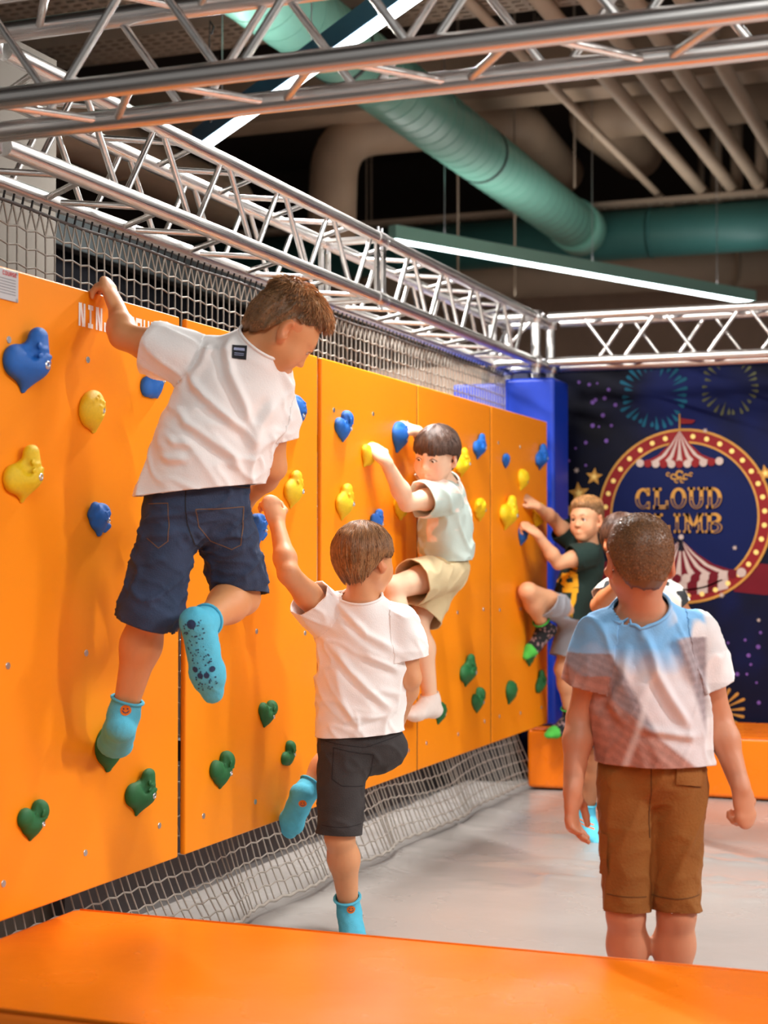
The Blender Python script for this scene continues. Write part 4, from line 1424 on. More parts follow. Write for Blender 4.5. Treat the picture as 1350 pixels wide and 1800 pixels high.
def make_hair(Hd, style, col, parent, seed=1, N=2600):
    rg = np.random.default_rng(seed)
    ctr = np.array([0, -.014, .030]); rad = np.array([.0745, .0915, .0785])
    az = np.radians([0, 30, 55, 75, 92, 112, 140, 180])
    HL = {'bowl': [80, 82, 92, 100, 98, 128, 138, 140], 'fringe': [90, 90, 88, 96, 98, 128, 136, 138], 'quiff': [60, 62, 68, 84, 88, 124, 136, 138],
          'buzz': [58, 60, 72, 92, 96, 128, 138, 140], 'crop': [66, 68, 76, 92, 96, 126, 136, 138]}[style]
    hl = lambda p: np.radians(np.interp(np.abs((p + np.pi) % (2 * np.pi) - np.pi), az, HL))
    top_t = {'bowl': .015, 'fringe': .015, 'quiff': .024, 'buzz': .009, 'crop': .017}[style]
    side_t = {'bowl': .013, 'fringe': .012, 'quiff': .003, 'buzz': .005, 'crop': .004}[style]
    def thick(th, ph):
        u_ = th / hl(ph)
        if style in ('bowl', 'fringe'):
            nape = np.clip((th - 1.8) / 0.6, 0, 1)
            return (top_t * (1 - u_) + side_t * u_) * (1 - 0.75 * nape)
        w_ = np.clip((th - 0.75) / 0.6, 0, 1); w_ = w_ * w_ * (3 - 2 * w_)
        t = top_t * (1 - w_) + side_t * w_
        if style == 'quiff':
            t = t + 0.014 * np.exp(-((th - 0.85) / 0.38) ** 2) * np.clip(np.cos(ph), 0, 1) ** 2
        if style == 'crop':
            t = t + 0.008 * np.exp(-((th - 0.85) / 0.38) ** 2) * np.clip(np.cos(ph), 0, 1) ** 2
        return t * np.clip((1.02 - u_) / 0.12, 0.25, 1)
    def surf(th, ph, extra=0.0):
        d = np.stack([np.sin(th) * np.sin(ph), np.sin(th) * np.cos(ph), np.cos(th)], -1)
        bk = np.clip((np.abs((ph + np.pi) % (2 * np.pi) - np.pi) - 1.45) / 1.0, 0, 1); bk = bk * bk * (3 - 2 * bk)
        zr = np.where(np.cos(th) < 0, .0785 + .052 * bk, .0785)
        R3 = np.stack([np.full(th.shape, rad[0]), np.full(th.shape, rad[1]), zr], -1)
        p = ctr + d * R3
        n_ = d / R3; n_ = n_ / np.linalg.norm(n_, axis=-1, keepdims=True)
        fl = np.stack([np.cos(ph) * 6 * (0.3 + np.sin(th)), np.sin(ph) * 6 * (0.3 + np.sin(th)), th * 1.2], -1).reshape(-1, 3)
        wob = noise3(fl * {'quiff': 1.3, 'crop': 1.3}.get(style, 1.0) + seed * 3).reshape(th.shape)
        amp = {'bowl': .0035, 'fringe': .0035, 'quiff': .006, 'crop': .004, 'buzz': .0008}[style]
        return p + n_ * (thick(th, ph) + wob * amp * np.minimum(1, np.sin(th) + .2) + extra)[..., None], n_
    nt_, npz = 34, 110
    ph = np.linspace(0, 2 * np.pi, npz, endpoint=False)
    T, Pn = np.meshgrid(np.linspace(0.015, 1, nt_), ph, indexing='ij')
    TH = T * hl(Pn)
    jag = noise3(np.stack([np.cos(ph) * 9, np.sin(ph) * 9, ph * 0 + seed], 1)) * {'bowl': .05, 'fringe': .06, 'quiff': .03, 'buzz': .02, 'crop': .03}[style]
    TH = TH * (1 + jag[None] * T ** 2)
    S, _ = surf(TH, Pn)
    d = np.stack([np.sin(TH[-1]) * np.sin(ph), np.sin(TH[-1]) * np.cos(ph), np.cos(TH[-1])], -1)
    inner = S[-1] - (S[-1] - ctr) * .14
    S = np.concatenate([S.reshape(-1, 3), inner])
    V = V3(Hd.c) + (S * Hd.s) @ Hd.B
    Q = []
    for i in range(nt_):
        a = i * npz; b = (i + 1) * npz
        j = np.arange(npz); j2 = (j + 1) % npz
        Q.append(np.stack([a + j, b + j, b + j2, a + j2], 1))
    Q = np.concatenate(Q)
    tf = np.ones(len(V))
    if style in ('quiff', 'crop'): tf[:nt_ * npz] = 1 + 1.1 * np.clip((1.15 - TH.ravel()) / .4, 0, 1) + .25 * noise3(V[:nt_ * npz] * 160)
    cap = (lin(col) * 0.75)[None] * tf[:, None]
    # strands
    N = int(N)
    th0 = np.arccos(1 - rg.uniform(0, 1, N) * (1 - np.cos(2.2))); p0 = rg.uniform(0, 2 * np.pi, N)
    if style in ('bowl', 'fringe'): th0 = th0 * 0.9
    ok = th0 < hl(p0) * 0.97
    th0, p0 = th0[ok], p0[ok]; n = len(th0)
    K = 5
    pts = np.zeros((n, K, 3))
    if style in ('bowl', 'fringe'):
        Lth = rg.uniform(.35, .7, n)
        tw = rg.normal(0, .05, n)
        for k in range(K):
            t = k / (K - 1)
            th = np.minimum(th0 + Lth * t, hl(p0) * rg.uniform(1.0, 1.05, n))
            s_, _ = surf(th, p0 + tw * t, 0.0006 + 0.0022 * rg.uniform(0, 1, n) * (0.3 + t * (1 - t) * 2))
            pts[:, k] = s_
    else:
        s_, nn = surf(th0, p0, -0.001)
        e_th = np.stack([np.cos(th0) * np.sin(p0), np.cos(th0) * np.cos(p0), -np.sin(th0)], -1)
        front = np.clip(1.25 - th0, 0, 1)[:, None]
        fwd = np.tile(np.array([0.12, 1.0, 0.0]), (n, 1))
        flow = e_th * (1 - front) + fwd * front if style != 'buzz' else e_th * 0.8 + rg.normal(0, .3, (n, 3))
        flow = flow + rg.normal(0, .28, (n, 3))
        flow -= nn * (flow * nn).sum(1)[:, None]; flow /= np.linalg.norm(flow, axis=1)[:, None]
        lift = {'quiff': .75, 'crop': .5, 'buzz': .9}[style]
        Ls = {'quiff': .036, 'crop': .024, 'buzz': .008}[style]
        Ls = Ls * np.clip(1.5 - th0, 0.16, 1.0) * rg.uniform(.6, 1.1, n)
        if style == 'buzz': Ls = np.maximum(Ls, .005)
        dirv = flow + nn * lift * rg.uniform(.4, 1.0, n)[:, None]
        dirv /= np.linalg.norm(dirv, axis=1)[:, None]
        p = s_
        for k in range(K):
            pts[:, k] = p
            p = p + dirv * (Ls / (K - 1))[:, None]
            dirv = dirv - nn * 0.16 + np.array([0, .02, -.05]); dirv /= np.linalg.norm(dirv, axis=1)[:, None]
    W = V3(Hd.c) + (pts.reshape(-1, 3) * Hd.s) @ Hd.B
    W = W.reshape(n, K, 3)
    tg = np.gradient(W, axis=1); tg /= np.linalg.norm(tg, axis=2, keepdims=True) + 1e-12
    e1 = np.cross(tg, np.array([0.31, 0.55, 0.77])); e1 /= np.linalg.norm(e1, axis=2, keepdims=True) + 1e-12
    e2 = np.cross(tg, e1)
    rad_ = (0.0012 * Hd.s) * np.array([1, 1, .9, .7, .3])[None, :, None]
    ring = np.stack([W + e1 * rad_, W + (-0.5 * e1 + 0.866 * e2) * rad_, W + (-0.5 * e1 - 0.866 * e2) * rad_], 2)  # n,K,3,3
    base = len(V)
    ids = np.arange(n * K * 3).reshape(n, K, 3) + base
    QQ = np.stack([ids[:, :-1], np.roll(ids, -1, 2)[:, :-1], np.roll(ids, -1, 2)[:, 1:], ids[:, 1:]], -1).reshape(-1, 4)
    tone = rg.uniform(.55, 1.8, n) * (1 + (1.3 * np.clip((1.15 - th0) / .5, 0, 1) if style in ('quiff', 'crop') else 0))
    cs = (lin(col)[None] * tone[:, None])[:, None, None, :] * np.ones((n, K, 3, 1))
    V = np.concatenate([V, ring.reshape(-1, 3)]); Q = np.concatenate([Q, QQ])
    C = np.concatenate([cap, cs.reshape(-1, 3)])
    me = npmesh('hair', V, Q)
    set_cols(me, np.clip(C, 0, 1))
    return obj('hair', me, M_HAIRV, parent)

def person(name, label, J, s, hs, headf, headup, hands, tone, hair, hair_col, hair_seed, shirt, shorts, socks, gaze=None, h=0.006, hf=0.003, foot_soles=(None, None), brow=None, hairN=2600):
    g = {}
    base = Vector((J['pel'].x, J['pel'].y, min(J['anL'].z, J['anR'].z) - 0.06))
    root = empty(name, base, label, 'person', 'boys at the climbing wall')
    Hd = Head(J['head'], headf, headup, hs)
    T = nrm(J['neck'] - J['pel'])
    Rs = nrm(J['shR'] - J['shL']); Rh = nrm(J['hipR'] - J['hipL'])
    Dp = T.cross(Rs); Dh = T.cross(Rh)
    pel, nk = J['pel'], J['neck']
    wa = pel.lerp(nk, 0.32); ch = pel.lerp(nk, 0.66); up = nk - T * 0.045 * s
    P = [ec(pel - T * .01 * s, wa, .092 * s, .092 * s, Dh, .70, .04), ec(wa, ch, .098 * s, .112 * s, Dp, .66, .05), ec(ch, up, .112 * s, .078 * s, Dp, .64, .05)]
    for k in 'LR':
        P += [rc(up, J['sh' + k], .046 * s, .045 * s, .05)]
        sh, e_, w_ = J['sh' + k], J['el' + k], J['wr' + k]
        P += [rc(sh, sh.lerp(e_, .5), .046 * s, .041 * s, .035), rc(sh.lerp(e_, .5), e_, .041 * s, .033 * s, .02),
              rc(e_, e_.lerp(w_, .3), .033 * s, .0345 * s, .015), rc(e_.lerp(w_, .3), w_, .0345 * s, .0225 * s, .02)]
        hp, kn, an = J['hip' + k], J['kn' + k], J['an' + k]
        back = (hp - kn).cross(an - kn); side = back
        bend = nrm((hp - kn).normalized() + (an - kn).normalized()) if ((hp - kn).normalized() + (an - kn).normalized()).length > 0.08 else Dp * -1
        c1 = kn.lerp(an, .3) + bend * 0.012 * s
        P += [rc(hp, hp.lerp(kn, .5), .060 * s, .054 * s, .04), rc(hp.lerp(kn, .5), kn, .054 * s, .045 * s, .02),
              rc(kn, c1, .045 * s, .047 * s, .02), rc(c1, an, .047 * s, .028 * s, .03)]
    neck_top = Hd.p(0, -.022, -.05)
    P += [rc(nk - T * .03 * s, neck_top, .049 * s, .043 * s, .04)]
    P += head_prims(Hd)
    fine = []
    hb = [V3(Hd.c) - 0.135 * hs, V3(Hd.c) + 0.135 * hs, hf]
    fine.append(tuple(hb))
    for k in 'LR':
        hd, hn, curl, thumb = hands[k]
        hp_ = hand_prims(J['wr' + k], hd, hn, k == 'L', s, curl, thumb)
        P += hp_
        lo, hi = all_bounds(hp_, 0.014)
        fine.append((lo, hi, hf))
    soles = {}
    for k, sl in zip('LR', foot_soles):
        fp, inf = foot_prims(J['kn' + k], J['an' + k], J['toe' + k], s, -0.002, sole=sl)
        P += fp; soles[k] = inf
    V, Q = solid(P, h, fine)
    mi = np.zeros(len(Q), np.int32)
    # colours
    C = np.ones((len(V), 3)) * lin(tone)
    Lh = Hd.loc(V)
    inh = (np.abs(Lh) < 0.14).all(1) & (Lh[:, 2] > -.12)
    def seg(L, a, b):
        a = np.array(a); b = np.array(b); ba = b - a
        t = np.clip(((L - a) @ ba) / (ba @ ba), 0, 1)
        return np.linalg.norm(L - a - t[:, None] * ba, axis=1)
    Lm = Lh.copy(); Lm[:, 0] = np.abs(Lm[:, 0])
    face = inh & (Lh[:, 1] > .03)
    red = np.exp(-((np.linalg.norm(Lm - [.036, .07, -.034], axis=1)) / .022) ** 2)
    C[inh] = C[inh] * (1 - 0.16 * red[inh, None] * np.array([0, 1, .9]))
    ear = inh & (Lm[:, 0] > .071) & (np.abs(Lh[:, 1] + .01) < .03)
    C[ear] *= np.array([1.0, .82, .78])
    lip = np.minimum(seg(Lm, (0, .083, -.0545), (.019, .074, -.0575)), seg(Lm, (0, .081, -.0635), (.013, .077, -.063)))
    w_ = np.clip((.0075 - lip) / .003, 0, 1)[:, None] * face[:, None]
    C = C * (1 - w_) + w_ * lin(tone) * np.array([.92, .50, .48])
    mouth = seg(Lm, (0, .086, -.0592), (.0165, .0765, -.0585))
    w_ = np.clip((.0032 - mouth) / .0016, 0, 1)[:, None] * face[:, None]
    C = C * (1 - 0.4 * w_)
    bc = lin(brow or hair_col)
    bd = np.minimum(seg(Lm, (.013, .086, .0262), (.031, .080, .0290)), seg(Lm, (.031, .080, .0290), (.046, .066, .0245)))
    w_ = np.clip((.0062 - bd) / .003, 0, 1)[:, None] * face[:, None] * 0.85
    C = C * (1 - w_) + w_ * bc
    ld = np.minimum(seg(Lm, (.0165, .079, .0040), (.030, .084, .0118)), seg(Lm, (.030, .084, .0118), (.045, .072, .0022)))
    w_ = np.clip((.0036 - ld) / .0016, 0, 1)[:, None] * face[:, None] * 0.85
    C = C * (1 - w_) + w_ * np.array([.02, .012, .01])
    # hair roots on the scalp
    az = np.arctan2(Lh[:, 0], Lh[:, 1] + .014); pol = np.arctan2(np.hypot(Lh[:, 0] / .0745, (Lh[:, 1] + .014) / .0915), (Lh[:, 2] - .03) / .0785)
    hlv = np.radians(np.interp(np.abs(az), np.radians([0, 30, 55, 75, 92, 112, 140, 180]), [56, 58, 70, 90, 95, 116, 126, 128]))
    w_ = np.clip((hlv - pol) / .08, 0, 1)[:, None] * inh[:, None] * (Lm[:, 0] < .0745)[:, None] * 0.7
    C = C * (1 - w_) + w_ * lin(hair_col) * .8
    # eyeballs
    gz = nrm(gaze) if gaze is not None else Hd.f
    nU, nV = 18, 14
    for sgn in (-1, 1):
        c = Hd.p(sgn * .0300, .0655, .0025); r = .0150 * hs
        a = gz; b = nrm(a.orthogonal()); cc = a.cross(b)
        vs = []
        for i in range(nV + 1):
            th = 0.02 + (math.pi - 0.04) * i / nV
            for j in range(nU):
                p_ = 2 * math.pi * j / nU
                vs.append(V3(c + (a * math.cos(th) + (b * math.cos(p_) + cc * math.sin(p_)) * math.sin(th)) * r))
        qs = []; ms = []
        for i in range(nV):
            for j in range(nU):
                qs.append((i * nU + j, (i + 1) * nU + j, (i + 1) * nU + (j + 1) % nU, i * nU + (j + 1) % nU))
                ms.append(3 if i < 1 else (2 if i < 2 else 1))
        qs.append((0, nU // 4, nU // 2, 3 * nU // 4)); ms.append(3)
        Q = np.concatenate([Q, np.array(qs) + len(V)]); V = np.concatenate([V, np.array(vs)]); mi = np.concatenate([mi, np.array(ms, np.int32)])
        C = np.concatenate([C, np.ones((len(vs), 3))])
    me = npmesh('body', V, Q)
    for m in (M_SKIN, M_EYEW, M_IRIS, M_PUPIL): me.materials.append(m)
    if len(me.polygons) == len(mi): me.polygons.foreach_set('material_index', mi)
    set_cols(me, np.clip(C, 0, 1))
    obj('body', me, None, root)
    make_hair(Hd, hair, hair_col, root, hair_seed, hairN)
    # shirt
    hem = pel - T * shirt['hem'] * s
    hemn = shirt.get('hem_n', -T)
    rh = shirt['rh'] * s
    SP = [ec(up, ch, .098 * s, .132 * s, Dp, .68, .05), ec(ch, wa, .132 * s, rh * .93, Dp, .70, .05), ec(wa, hem - T * .05 * s, rh * .93, rh * 1.02, Dh, shirt.get('q', .74), .05)]
    nd = nrm(neck_top - nk)
    STUB = [rc(nk - T * .045 * s, nk + nd * .08 * s, .060 * s, .054 * s, .03)]
    cuts = []; SLV = []
    for k in 'LR': SP += [rc(up + T * .001 * s, J['sh' + k], .051 * s, .056 * s, .04)]
    TORSO = list(SP)
    for k in 'LR':
        sh, e_ = J['sh' + k], J['el' + k]
        cuff = sh.lerp(e_, shirt['slv' + k]); ad = nrm(e_ - sh)
        one = [rc(sh, sh.lerp(cuff, .5), .058 * s, .062 * s, .03), rc(sh.lerp(cuff, .5), cuff + ad * .035 * s, .062 * s, shirt.get('rc', .068) * s, .03)]
        SLV += one
        cuts.append((cuff, nrm(ad + shirt.get('cn' + k, Vector((0, 0, 0)))), one))
    SP = TORSO + SLV + STUB
    cc = nk + nd * shirt.get('collar', .036) * s
    pieces = [(TORSO + STUB, [(cc, nd, lambda C: np.where(np.linalg.norm(C - V3(cc), axis=1) < .11 * s, eval_pts(STUB, C) - eval_pts(TORSO, C) - .008, 1.0)), (hem, hemn, None)])]
    for k, (cuff, no, one) in zip('LR', cuts):
        pieces.append((TORSO + one, [(cuff, no, None)], lambda C, one=one: eval_pts(one, C) - eval_pts(TORSO, C) - .016))
    so = cloth('shirt', pieces, h, shirt['mat'], root, shirt['folds'], shirt.get('col'), calm=(cc, .07 * s), ridges=shirt.get('ridges', ()))
    # ribbed collar band
    b_ = nrm(nd.orthogonal()); c_ = nd.cross(b_)
    bvs = bvh_of(so); ring = []
    for a in np.linspace(0, 2 * math.pi, 41)[:-1]:
        dr = b_ * math.cos(a) + c_ * math.sin(a)
        hit = bvs.ray_cast(cc - nd * .003, dr, .12)
        ring.append(hit[0] if hit[0] is not None else cc + dr * .058 * s)
    mb = MB(); mb.tube(ring + [ring[0]], 0.0042, 6, caps=False)
    cme = pymesh('collar', mb.v, mb.f, True)
    if colfn_ := shirt.get('col'):
        W = np.array([v.co[:] for v in cme.vertices]); set_cols(cme, colfn_(W))
    obj('collar', cme, shirt['mat'], so)
    # shorts
    r0 = shorts.get('r0', .080) * s
    QP = [ec(pel + T * .05 * s, pel - T * .02 * s, .112 * s, .120 * s, Dh, .78, .05)]
    cuts = [(pel + T * .055 * s, T, None)]
    axs_ = {k: (J['hip' + k], J['kn' + k], J['an' + k]) for k in 'LR'}
    def segd(p, a, b):
        ba = b - a; t_ = max(0, min(1, (p - a).dot(ba) / ba.length_squared))
        return (p - a - ba * t_).length
    def legd(p, k): return min(segd(p, axs_[k][0], axs_[k][1]), segd(p, axs_[k][1], axs_[k][2]))
    for k, ok in (('L', 'R'), ('R', 'L')):
        hp, kn, an = axs_[k]
        t = shorts['t' + k]; r1 = shorts['r'] * s
        if t <= 1.0:
            hm = hp.lerp(kn, t); ad = nrm(kn - hp)
            QP += [rc(hp, hm + ad * .06 * s, r0, r1, shorts.get('k', .03))]
        else:
            hm = kn.lerp(an, t - 1); ad = nrm(an - kn)
            QP += [rc(hp, kn, r0, r1, shorts.get('k', .03)), rc(kn, hm + ad * .06 * s, r1, r1, .03)]
        cuts.append((hm, shorts.get('n' + k, ad), lambda C, k=k, ok=ok, hm=hm: np.array([-1.0 if (Vector(c) - hm).length < .16 * s and legd(Vector(c), k) <= legd(Vector(c), ok) + .002 else 1.0 for c in C])))
    po = cloth('shorts', [(QP, cuts)], h, shorts['mat'], root, shorts['folds'], shorts.get('col'), inside=(SP, hem, hemn))
    # socks
    sos = {}
    for k, sl in zip('LR', foot_soles):
        kn, an = J['kn' + k], J['an' + k]
        fp, inf = foot_prims(kn, an, J['toe' + k], s, 0.003, sole=sl)
        tp = an.lerp(kn, socks['top'])
        ad = nrm(kn - an)
        r_t = (.028 + .055 * socks['top']) * s + .004
        fp.append(rc(an, tp + ad * .04, .030 * s + .004, r_t, .02))
        o = cloth('sock', [(fp, [(tp, ad, None)])], min(h, .005), socks['mat'], root, [((an - kn), .0016, 60, 3)], socks.get('col' + k), sm=1, thick=0.002)
        mb = MB()
        # rolled cuff
        b = nrm(ad.orthogonal()); c = ad.cross(b)
        mb.tube([tp + (b * math.cos(a) + c * math.sin(a)) * (r_t - 0.001) - ad * .003 for a in np.linspace(0, 2 * math.pi, 21)], 0.0035, 6, caps=False)
        obj('sock_cuff', pymesh('sock_cuff', mb.v, mb.f, True), socks.get('cuff', socks['mat']), o)
        sos[k] = o
    return dict(root=root, shirt=so, shorts=po, socks=sos, soles=soles, head=Hd, T=T)

# ---- fabrics
F_WHITE = mat('white_cotton', srgb(252, 249, 247), 0.85, var=0.02, vscale=8, bump=0.15, bscale=260, sheen=0.1)
F_DENIM = mat('dark_blue_denim', srgb(48, 61, 88), 0.85, var=0.22, vscale=14, bump=0.3, bscale=300)
F_BLACK = mat('washed_black_denim', srgb(58, 54, 54), 0.88, var=0.16, vscale=16, bump=0.3, bscale=300)
F_KHAKI = mat('pale_khaki_cotton', srgb(212, 192, 150), 0.88, var=0.06, vscale=10, bump=0.2, bscale=240)
F_GREEN = mat('dark_green_cotton', srgb(20, 44, 38), 0.88, var=0.08, vscale=9, bump=0.15, bscale=240)
F_GREY = mat('light_grey_cotton', srgb(158, 160, 168), 0.88, var=0.08, vscale=12, bump=0.2, bscale=240)
F_BROWN = mat('brown_cargo_cotton', srgb(138, 84, 26), 0.85, var=0.10, vscale=9, bump=0.25, bscale=160)
F_CHAR = mat('charcoal_cotton', srgb(44, 46, 54), 0.88, var=0.08, bump=0.2, bscale=240)
F_PRINT = mat('printed_cotton', (1, 1, 1, 1), 0.85, attr=True, var=0.03, vscale=20, bump=0.15, bscale=260)
F_SOCKB = mat('turquoise_sock', srgb(92, 200, 232), 0.9, var=0.08, vscale=40, bump=0.3, bscale=420)
F_SOCKW = mat('white_sock', srgb(240, 226, 218), 0.9, var=0.04, vscale=40, bump=0.3, bscale=420)
F_SOCKK = mat('printed_sock', (1, 1, 1, 1), 0.9, attr=True, var=0.05, vscale=40, bump=0.3, bscale=420)
F_SEAM = mat('brown_stitching', srgb(118, 88, 66), 0.9)
F_SEAMD = mat('dark_stitching', srgb(34, 30, 32), 0.9)
F_SEAMB = mat('blue_stitching', srgb(74, 92, 122), 0.9)
F_ORANGE = mat('orange_print', srgb(240, 120, 20), 0.8)
F_DOT = mat('navy_grip_dot', srgb(38, 62, 100), 0.7)
F_LABEL = mat('black_label', srgb(20, 22, 30), 0.7)
F_LABELW = mat('pale_label_print', srgb(170, 180, 214), 0.7)
F_YEL = mat('yellow_print', srgb(238, 172, 20), 0.75, var=0.08)
F_GCUFF = mat('green_sock_trim', srgb(70, 190, 70), 0.9)

def smiley(sock, u, v, d, r, dirv=None, nm='smiley_print'):
    b = bvh_of(sock); o = at(u, v, d)
    decal(sock, b, disc_quads(0, 0, r, 14), o, RT, UP, FW, nm, F_ORANGE, 0.0012, 0.004)
    decal(sock, b, disc_quads(-r * .35, r * .25, r * .16, 6) + disc_quads(r * .35, r * .25, r * .16, 6)
          + line_quads([(-r * .55, -r * .15), (-r * .3, -r * .45), (0, -r * .55), (r * .3, -r * .45), (r * .55, -r * .15)], r * .16), o, RT, UP, FW, nm, F_DOT, 0.0020, 0.004)

# ---- boy in denim shorts high on the wall
J = dict(head=at(495, 584, 4.13), neck=at(447, 618, 4.13), shL=at(318, 628, 4.12), shR=at(470, 690, 4.20), elL=at(216, 590, 4.16), elR=at(480, 822, 4.24),
         wrL=at(207, 546, 4.26), wrR=at(430, 880, 4.38), pel=at(350, 858, 4.15), hipL=at(307, 888, 4.13), hipR=at(388, 888, 4.18),
         knL=at(262, 1082, 4.10), knR=at(425, 1050, 4.30), anL=at(217, 1258, 4.13), anR=at(352, 1098, 4.05), toeL=at(200, 1312, 4.26), toeR=at(372, 1232, 4.06))
b1 = person('person', 'boy in white t-shirt and denim shorts climbing high, head turned to look down', J, 1.03, 1.0,
    camdir(.64, -.66, .32), camdir(.55, .80, .10),
    dict(L=((-.40, -.05, .90), (.88, 0, .42), (58, 48, 30), .5), R=(camdir(-.5, -.6, .5), camdir(.3, .3, .6), (50, 50, 30), .5)),
    (224, 154, 102), 'quiff', (140, 102, 66), 3,
    dict(hem=.005, rh=.148, slvL=.52, slvR=.62, rc=.070, mat=F_WHITE, hem_n=camdir(.10, -.97, 0.0),
         ridges=[([(405, 590), (396, 613), (404, 656), (428, 709), (447, 779)], 4.03, .011, .014), ([(329, 648), (340, 675), (364, 701), (393, 725), (431, 757), (444, 787)], 4.03, .010, .014),
                 ([(305, 709), (329, 744), (367, 771), (407, 800), (420, 828)], 4.03, .011, .013), ([(295, 768), (308, 779), (340, 781)], 4.03, .008, .008), ([(281, 800), (297, 808), (329, 807)], 4.03, .008, .008),
                 ([(482, 705), (455, 747), (447, 790)], 4.06, .010, .012), ([(366, 600), (352, 640), (336, 660)], 4.03, .010, .009)],
         folds=[(camdir(.62, -.78, 0), .014, 10, 1.0), (camdir(.8, -.5, .1), .007, 22, 4.0)]),
    dict(tL=1.08, tR=.96, r=.074, r0=.075, mat=F_DENIM, nR=camdir(.05, -.98, -.12), folds=[(camdir(1, .12, 0), .011, 22, 2.0), (camdir(1, -.3, 0), .005, 40, 7.0)]),
    dict(top=.17, mat=F_SOCKB), gaze=camdir(.55, -.80, .1), h=.0055, hf=.0026, foot_soles=(None, camdir(-.15, 0, -1)), hairN=5200)
bv = bvh_of(b1['shirt']); o0 = at(417, 615, 4.0)
decal(b1['shirt'], bv, [[(-.018, -.016), (-.018, .018), (.020, .016), (.018, -.020)]], o0, RT, UP, FW, 'label_patch', F_LABEL, .0015)
decal(b1['shirt'], bv, [[(-.014, .004), (-.014, .011), (.014, .009), (.014, .002)]] + [[(-.012, -.004 - .004 * k), (-.012, -.0025 - .004 * k), (.012, -.0045 - .004 * k), (.012, -.006 - .004 * k)] for k in range(2)], o0, RT, UP, FW, 'label_print', F_LABELW, .0026, .004)
bv = bvh_of(b1['shorts']); o0 = at(350, 870, 4.0); k_ = 4.1 / FPX
def px(*pts): return [((u - 350) * k_, -(v - 870) * k_) for u, v in pts]
def seam(o, bvh, pts, wd, m, nm): decal(o, bvh, line_quads(px(*pts), wd), o0, RT, UP, FW, nm, m, .0012, .006)
seam(b1['shorts'], bv, [(340, 895), (384, 893), (418, 890), (416, 925), (412, 958), (396, 966), (360, 950), (343, 925), (340, 895)], .0022, F_SEAM, 'pocket_stitching')
seam(b1['shorts'], bv, [(256, 885), (292, 884), (294, 925), (292, 950), (276, 962), (256, 945)], .0022, F_SEAM, 'pocket_stitching')
seam(b1['shorts'], bv, [(324, 838), (322, 880), (324, 920), (335, 955), (345, 968)], .0025, F_SEAMD, 'seat_seam')
seam(b1['shorts'], bv, [(256, 856), (322, 856), (345, 848), (440, 858)], .0018, F_SEAM, 'waistband_stitching')
seam(b1['shorts'], bv, [(326, 822), (326, 845)], .010, F_SEAMB, 'belt_loop')
smiley(b1['socks']['L'], 211, 1256, 4.0, .0135)
sk = b1['socks']['R']; bv = bvh_of(sk)
hl_, bl_, tp_, fd_, sn_ = b1['soles']['R']
rr = random.Random(4)
axs = fd_.cross(sn_)
decal(sk, bv, disc_quads(0, -.006, .0115, 10), hl_ , axs, fd_, -sn_, 'grip_dot', F_DOT, .0012, .006)
for k in range(4): decal(sk, bv, disc_quads((-.022, -.006, .010, .020)[k], (.118, .130, .128, .112)[k], .0075, 8), hl_, axs, fd_, -sn_, 'grip_dot', F_DOT, .0012, .006)
qs = []
for i in range(95):
    qs += disc_quads(rr.uniform(-.026, .026), rr.uniform(-.02, .17), rr.uniform(.0014, .0026), 6)
g_ = decal(sk, bv, qs, hl_, axs, fd_, -sn_, 'grip_dots', F_DOT, .0012, .006)

# ---- boy in black shorts stepping up from the floor
J = dict(head=at(642, 985, 5.03), neck=at(636, 1062, 5.05), shL=at(575, 1084, 5.08), shR=at(703, 1094, 5.06), elL=at(507, 1008, 4.97), elR=at(722, 1192, 5.06),
         wrL=at(487, 920, 5.08), wrR=at(702, 1262, 5.22), pel=at(634, 1288, 5.08), hipL=at(603, 1312, 5.06), hipR=at(672, 1312, 5.10),
         knL=at(597, 1470, 5.04), knR=at(586, 1330, 5.34), anL=at(614, 1606, 5.14), anR=at(538, 1392, 5.26), toeL=at(625, 1668, 5.02), toeR=at(512, 1450, 5.31))
b2 = person('person', 'boy in white t-shirt and black shorts with one foot on the floor', J, .98, 1.0,
    camdir(.62, -.06, .78), camdir(0.02, 1, .05),
    dict(L=(camdir(-.30, .92, .18), camdir(.45, .15, -.85), (46, 62, 40), .8), R=(camdir(-.3, -.6, .8), camdir(.8, .2, .3), (30, 30, 20), .4)),
    (222, 158, 112), 'bowl', (140, 98, 60), 5,
    dict(hem=.0, rh=.148, slvL=.46, slvR=.66, rc=.072, mat=F_WHITE, hem_n=camdir(.06, -1, 0),
         ridges=[([(583, 1049), (616, 1085), (645, 1116), (703, 1146)], 4.98, .011, .012), ([(588, 1139), (614, 1175), (645, 1208), (688, 1248)], 4.98, .011, .014), ([(593, 1228), (619, 1259), (662, 1259)], 4.98, .009, .010),
                 ([(604, 1267), (634, 1269), (685, 1254)], 4.98, .008, .009), ([(639, 1149), (703, 1180)], 4.98, .009, .010), ([(660, 1210), (705, 1222)], 4.98, .008, .008)],
         folds=[(camdir(.6, -.75, 0), .011, 11, 3.0), (camdir(.8, -.4, 0), .006, 22, 8.0)]),
    dict(tL=.97, tR=.80, r=.072, mat=F_BLACK, folds=[(camdir(.9, -.4, 0), .006, 22, 2.0)]),
    dict(top=.22, mat=F_SOCKB), h=.0055, hf=.0028, hairN=5200)
bv = bvh_of(b2['shorts']); o0 = at(350, 870, 4.9); k_ = 5.0 / FPX
o0 = at(634, 1340, 4.9)
def px(*pts): return [((u - 634) * k_, -(v - 1340) * k_) for u, v in pts]
seam(b2['shorts'], bv, [(586, 1322), (624, 1330), (656, 1336), (650, 1372), (640, 1392), (600, 1388), (583, 1376), (586, 1322)], .0022, F_SEAMD, 'pocket_stitching')
